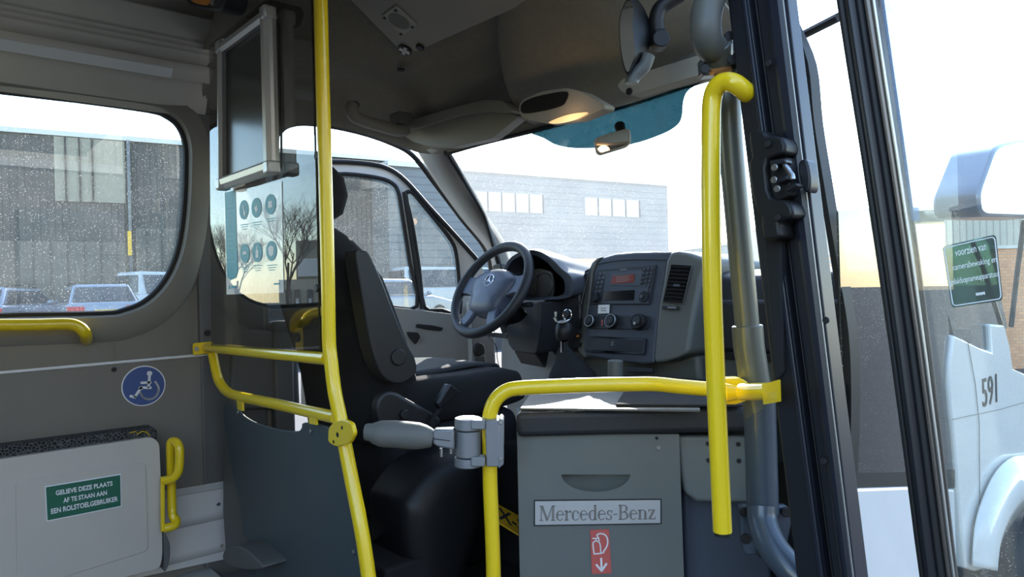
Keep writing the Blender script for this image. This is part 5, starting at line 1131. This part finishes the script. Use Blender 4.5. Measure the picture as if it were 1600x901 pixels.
for k in range(3):
    a = math.pi/2+k*2*math.pi/3; t = (math.cos(a)*.022, .022+math.sin(a)*.022)
    p1 = (math.cos(a+math.pi/3)*.0042, .022+math.sin(a+math.pi/3)*.0042); p2 = (math.cos(a-math.pi/3)*.0042, .022+math.sin(a-math.pi/3)*.0042)
    em.prism([WP(*t,.021),WP(*p1,.021),WP(0,.022,.021),WP(*p2,.021)], nW*.0035)
mk('star_emblem', em, 'chrome', sw, smooth=False)
mk('airbag_text', marks(lambda a,b,h: WP(-.012+.024*a,-.030+.004*b,.0195+h*.0005), 6), 'rubber', sw, smooth=False)
mb = MB(); mb.tube([WP(0,-.01,-.04),WP(0,-.02,-.10)],[.05,.06],24); mk('collar', mb, 'black', sw)
scl = thing('steering_column', 'black steering column shroud under the wheel', 'steering column', PD((830,520),2.5))
q_ = [KW(*p) for p in [(395,525),(480,500),(560,410),(620,392),(680,440),(690,560),(660,780),(630,805),(500,775),(440,735),(400,660)]]
f1 = [PY(p,1.62) for p in q_]; f2 = [PY(p,1.78) for p in q_]; 
mb = MB(); mb.prism([PY(p,1.60) for p in fil([KW(*p) for p in [(395,540),(480,520),(590,400),(610,395),(600,560),(580,715),(440,700),(405,650)]],6)], V((0,.10,0))); mk('front_shroud', mb, 'dash_dark', scl, bevel=.012, bseg=4)
mb = MB(); mb.loft([[PY(KW(*p),1.605) for p in [(590,400),(612,393),(604,560),(580,715),(440,700),(600,560)]],[PY(KW(*p),1.72) for p in [(640,395),(680,430),(690,560),(640,805),(480,775),(640,560)]]]); mk('rear_shroud', mb, 'black', scl, bevel=.01)
mb = MB(); mb.tube([WP(0,-.02,-.06),WP(0,-.05,-.16)],[.048,.055],22); mk('column_tube', mb, 'black', scl)
for sx,l_ in ((1,.17),(-1,.15)):
    mb = MB(); mb.tube([WP(sx*.03,-.03,-.075),WP(sx*l_,-.03,-.06)],[.006,.010],10); mk('stalk', mb, 'black', scl)
# ---------------- centre console ----------------
pc = V((-1.42,1.70,1.38)); nc = V((0,-.31,.095)).normalized()
CF = lambda p, o=0: onp(p, pc, nc)+nc*o
K1 = lambda x,y:(880+x/4.504,380+y/4.504)
CC = lambda x,y,o=0: CF(K1(x,y),o)
cs = thing('centre_console', 'rounded centre console with radio, air vents and heater knobs', 'console', pc)
def loftc(secs, nm, m, par=cs, **k):
    mb = MB(); mb.loft(secs); return mk(nm, mb, m, par, **k)
# grey shells left and right
right = [(752,58),(800,50),(870,60),(930,80),(968,95),(975,140),(945,230),(915,400),(890,560),(868,760),(800,800),(700,835),(640,848),(632,800),(640,700),(665,440),(695,280),(722,120)]
Rf = [CC(x,y,.0 if x<760 else -.0) for x,y in right]; 
Rf = [CC(x,y,-.02*max(0,(x-760)/200.0)) for x,y in right]
loftc([Rf,[V((p.x+.02,p.y+.30,p.z-.01)) for p in Rf]],'right_shell','console_grey',bevel=.012,bseg=4)
left = [(200,135),(240,100),(275,92),(235,130),(205,200),(175,400),(150,560),(135,700),(140,800),(112,790),(60,740),(95,640),(105,520),(90,440),(118,320),(155,205)]
Lf = [CC(x,y,-.02*max(0,(200-x)/110.0)) for x,y in left]
loftc([Lf,[V((p.x-.01,p.y+.28,p.z-.02)) for p in Lf]],'left_shell','console_grey',bevel=.008,bseg=3)
fas = [(262,98),(360,70),(500,58),(640,55),(752,58),(724,118),(700,250),(668,440),(642,700),(634,840),(560,850),(300,820),(150,790),(138,700),(152,560),(178,400),(208,200),(235,130)]
Ff = [CC(x,y,-.004) for x,y in fas]
loftc([Ff,[V((p.x,p.y+.30,p.z-.01)) for p in Ff]],'fascia','dash_navy',bevel=.008,bseg=3)
mb = MB(); mb.tube([CC(x,y,-.003) for x,y in c2([(236,146),(360,122),(520,112),(726,116)],4,False)],.0014,6); mk('fascia_seam', mb, 'rubber', cs)
def pn(pts, o, t, nm, m, par, bev=.0008, sm=False, r=0):
    mb = MB(); P_ = fil(pts, r, 3) if r else pts; mb.prism([CC(x,y,o) for x,y in P_], -nc*t); return mk(nm, mb, m, par, bevel=bev, smooth=sm)
rd = pn([(250,182),(655,150),(605,430),(192,430)],.0015,.006,'radio','dash_dark',cs,.0015)
pn([(300,200),(560,185),(540,300),(600,300),(600,425),(270,425),(285,340)],.0025,.003,'radio_face','dash_navy',rd,.0008)
pn([(345,215),(565,198),(545,300),(335,300),(330,288)],.004,.003,'screen_bezel','button',rd,.0008)
pn([(352,235),(508,220),(502,278),(342,288)],.0052,.002,'display','screen_red',rd,.0002)
for k in range(4):
    y=238+k*11; mb = MB(); mb.prism([CC(x,yy,.0056) for x,yy in ((380,y),(480-12*(k%2),y-7),(480-12*(k%2),y-4),(380,y+3))], -nc*.0003); mk('display_line', mb, 'badge_letter', rd, smooth=False)
pn([(292,342),(508,330),(500,402),(285,405)],.0045,.002,'cassette_slot','screen_black',rd,.0002,r=4)
for r_ in range(5):
    for c_i in range(2):
        x = 258+c_i*27-r_*8.5; y = 205+r_*31-c_i*3; pn([(x,y),(x+22,y-2),(x+17,y+22),(x-5,y+24)],.0035,.003,'radio_button','button',rd,.0006)
for r_ in range(5):
    for c_i in range(3):
        x = 575+c_i*27-r_*6; y = 185+r_*30-c_i*3
        mb = MB(); mb.disc(CC(x,y,.004),nc,.0042,.004,10); mk('keypad_button', mb, 'button', rd, bevel=.0005)
mk('radio_mark', marks(lambda a,b,h: CC(402+52*a,190-8*b,.003+h*.0003), 6), 'badge_letter', rd, smooth=False)
mb = MB(); mb.tube([CC(238,388,.0),CC(238,388,.014)],[.0155,.0125],24); mk('volume_knob', mb, 'black', rd, bevel=.001)
mb = MB(); mb.disc(CC(572,378,.006),nc,.018,.006,26); nk = mk('selector_ring', mb, 'black', rd, bevel=.001)
mb = MB(); mb.disc(CC(560,379,.009),nc,.006,.004,16); mk('selector_button', mb, 'button', nk, bevel=.0008)
pn([(250,434),(328,432),(325,493),(246,495)],.0025,.002,'paper_label','paper',cs,.0002)
for k,(s_,y) in enumerate((('....',462),('.....',478))):
    mk('label_text', marks(lambda a,b,h,y=y: CC(268+38*a,y-7*b,.003+h*.0002), len(s_)), 'side_grey', cs, smooth=False)
hp = pn([(180,510),(610,510),(600,605),(165,600)],.0015,.004,'heater_panel','dash_dark',cs,.001,r=20)
for i,(x,y,r) in enumerate([(203,553,.0215),(352,552,.0245),(540,556,.0255)]):
    mb = MB(); mb.tube([CC(x,y,.0),CC(x,y,.012),CC(x,y,.016)],[r,r*.98,r*.86],32); kk = mk('heater_knob', mb, 'black', cs)
    mb = MB(); mb.tube([CC(x,y,.0162)+(V((1,0,0))*math.cos(a*math.pi/16)+nc.cross(V((1,0,0)))*math.sin(a*math.pi/16))*r*.84 for a in range(32)],.0011 if i<2 else .0007,6,closed=True); mk('silver_ring', mb, 'steel' if i<2 else 'rubber', kk)
    mb = MB(); mb.tube([CC(x,y,.012),CC(x,y,.022)],[r*.58,r*.50],24); mk('knob_grip', mb, 'dash_dark', kk, bevel=.001)
mb = MB()
for k in range(3): mb.add(*[[CC(278+a_,545+14*k-b_,.003) for a_,b_ in ((-5,-5),(5,-5),(5,5),(-5,5))],[(0,1,2,3)]])
mk('red_mark', mb, 'red_sign', cs, smooth=False)
mk('heater_mark', text('0', lambda a,b,h: CC(526+13*a,584-20*b,.0225+h), .0003), 'paper', cs, smooth=False)
dw = pn([(158,650),(590,668),(575,785),(150,765)],.0015,.004,'drawer','screen_black',cs,.001,r=14)
pn([(172,665),(570,682),(556,768),(166,750)],.0025,.003,'drawer_front','dash_dark',dw,.001,r=12)
pn([(345,690),(360,690),(358,720),(340,722)],.004,.003,'drawer_icon','side_grey',dw,.0005)
pn([(425,860),(610,872),(610,900),(425,900)],-.012,.01,'ashtray','dash_dark',cs,.001)
mk('lower_console', (lambda mb: (mb.prism([V((-1.66,1.74,1.245)),V((-1.20,1.74,1.245)),V((-1.20,1.76,1.02)),V((-1.72,1.76,1.02))], V((0,.4,0))), mb)[1])(MB()), 'console_grey', cs, bevel=.015, bseg=3)
# vents: frame recess and slats
def vent(q, nrow, par, nm='air_vent'):
    f = lambda u,v,o=0: (lambda a,b,c_,d: CC(*( (a[0]*(1-u)+b[0]*u)*(1-v)+(d[0]*(1-u)+c_[0]*u)*v, (a[1]*(1-u)+b[1]*u)*(1-v)+(d[1]*(1-u)+c_[1]*u)*v ), o))(*q)
    mb = MB(); mb.prism([f(u,v,.0018) for u,v in ((0,0),(1,0),(1,1),(0,1))], -nc*.003); vv = mk(nm, mb, 'screen_black', par, smooth=False)
    for k in range(nrow):
        v = (k+.5)/nrow; h = .18/nrow
        mb = MB(); mb.add([f(.04,v-h,.0022),f(.96,v-h,.0022),f(.96,v+h,.006),f(.04,v+h,.006),f(.04,v-h,.0018),f(.96,v-h,.0018),f(.96,v+h,.0055),f(.04,v+h,.0055)],[(0,1,2,3),(4,5,6,7),(0,1,5,4),(2,3,7,6)]); mk('vent_slat', mb, 'dash_dark', vv, smooth=False)
    mb = MB(); mb.tube([f(u,v,.002) for u,v in ((0,0),(1,0),(1,1),(0,1))],.0014,6,closed=True); mk('vent_rim', mb, 'side_grey', vv)
    mb = MB(); mb.prism([f(u,v,.0085) for u,v in ((.40,.42),(.70,.42),(.70,.48),(.40,.48))], -nc*.004); mk('vent_tab', mb, 'button', vv, bevel=.0005)
vent([(702,415),(845,425),(908,158),(762,150)], 10, cs)
vent([(92,432),(128,430),(188,180),(160,195)], 10, cs)
pn([(740,448),(798,448),(796,462),(736,460)],.004,.004,'vent_wheel','steel',cs,.0008)
pn([(700,440),(820,445),(822,472),(700,465)],.0015,.002,'vent_wheel_slot','rubber',cs,.0005,r=5)
pn([(95,445),(115,443),(112,465),(92,468)],.003,.004,'small_switch','rubber',cs,.0005)
for k,(y,mm_) in enumerate(((500,'red_sign'),(640,'orange'),(700,'black'))):
    pn([(62 if y>600 else 76,y-10),(108,y-10),(100,y+22 if y>600 else y+90),(58 if y>600 else 66,y+20 if y>600 else y+90)],-.012,.006,'dash_switch','black',cs,.001)
    pn([(80,y),(98,y),(94,y+14),(76,y+14)],-.010,.003,'switch_mark',mm_,cs,.0003)
# top deck behind console
mb = MB(); mb.prism([CC(*p,-.01)+V((0,.02,0)) for p in [(262,96),(500,58),(752,56),(930,80)]], V((0,.0,-.06)));
# gear lever
gl_ = thing('gear_lever', 'black gear lever with a silver topped knob beside the console', 'gear lever', PY((880,540),1.58))
mb = MB(); mb.loft([[PY(KW(x*1.0,y),1.56)+V((math.cos(a)*r,math.sin(a)*r,0)) for a in [i*math.pi/8 for i in range(16)]] for x,y,r in [(748,632,.018),(750,625,.026),(752,590,.030),(752,560,.029),(748,535,.024),(745,522,.018)]]); mk('knob', mb, 'black', gl_)
mb = MB(); mb.disc(PY(KW(744,521),1.555)+V((0,0,.004)),(0,-.2,1),.018,.004,20); mk('knob_cap', mb, 'alu', gl_, bevel=.001)
mb = MB(); mb.tube([PY(KW(750,630),1.565),PY(KW(752,700),1.59)],[.012,.014],14); mk('shaft', mb, 'chrome', gl_)
mb = MB(); mb.loft([[PY(KW(x,y),1.60)+V((math.cos(a)*r,math.sin(a)*r*.8,0)) for a in [i*math.pi/8 for i in range(16)]] for x,y,r in [(752,680,.02),(762,720,.035),(785,770,.055),(800,830,.08),(805,880,.09)]]); mk('boot', mb, 'black_matte', gl_, ang=80)
mb = MB(); mb.tube([PY(KW(735+38*math.cos(a*.4),472+30*math.sin(a*.4)),1.56) for a in range(16)],.002,6,closed=True)
kr = thing('key_ring', 'bunch of keys on a silver ring in the ignition', 'keys', PY(KW(770,500),1.56)); mk('ring', (lambda m_: (m_.tube([PY(KW(770+26*math.cos(a*math.pi/8),478+34*math.sin(a*math.pi/8)),1.55) for a in range(16)],.0018,6,closed=True), m_)[1])(MB()), 'chrome', kr)
for a_,b_ in (((697,458),(697,492)),((690,495),(702,520))):
    mb = MB(); mb.prism([PY(KW(a_[0]-8,a_[1]),1.56),PY(KW(a_[0]+8,a_[1]),1.56),PY(KW(b_[0]+5,b_[1]),1.56),PY(KW(b_[0]-5,b_[1]),1.56)],V((0,.003,0))); mk('key', mb, 'steel', kr, bevel=.0005)
mb = MB(); mb.prism([PY(KW(x,y),1.565) for x,y in fil([(735,458),(760,452),(770,480),(765,510),(740,505)],6)],V((0,.012,0))); mk('key_fob', mb, 'black', kr, bevel=.002)
# low parts right of the wheel
mb = MB(); mb.prism([PY(p,1.70) for p in [(848,470),(905,450),(908,545),(866,555),(850,530)]], V((0,.08,0))); mk('ignition_panel', mb, 'dash_dark', db, bevel=.006)
mb = MB(); mb.prism([V((-2.0,1.6,.62)),V((-1.45,1.6,.62)),V((-1.45,2.2,.62)),V((-2.0,2.2,.62))], V((0,0,.05))); tag(mk('rubber_floor_mat', mb, 'black_matte', bevel=.01), 'black rubber mat in the driver footwell', 'mat')
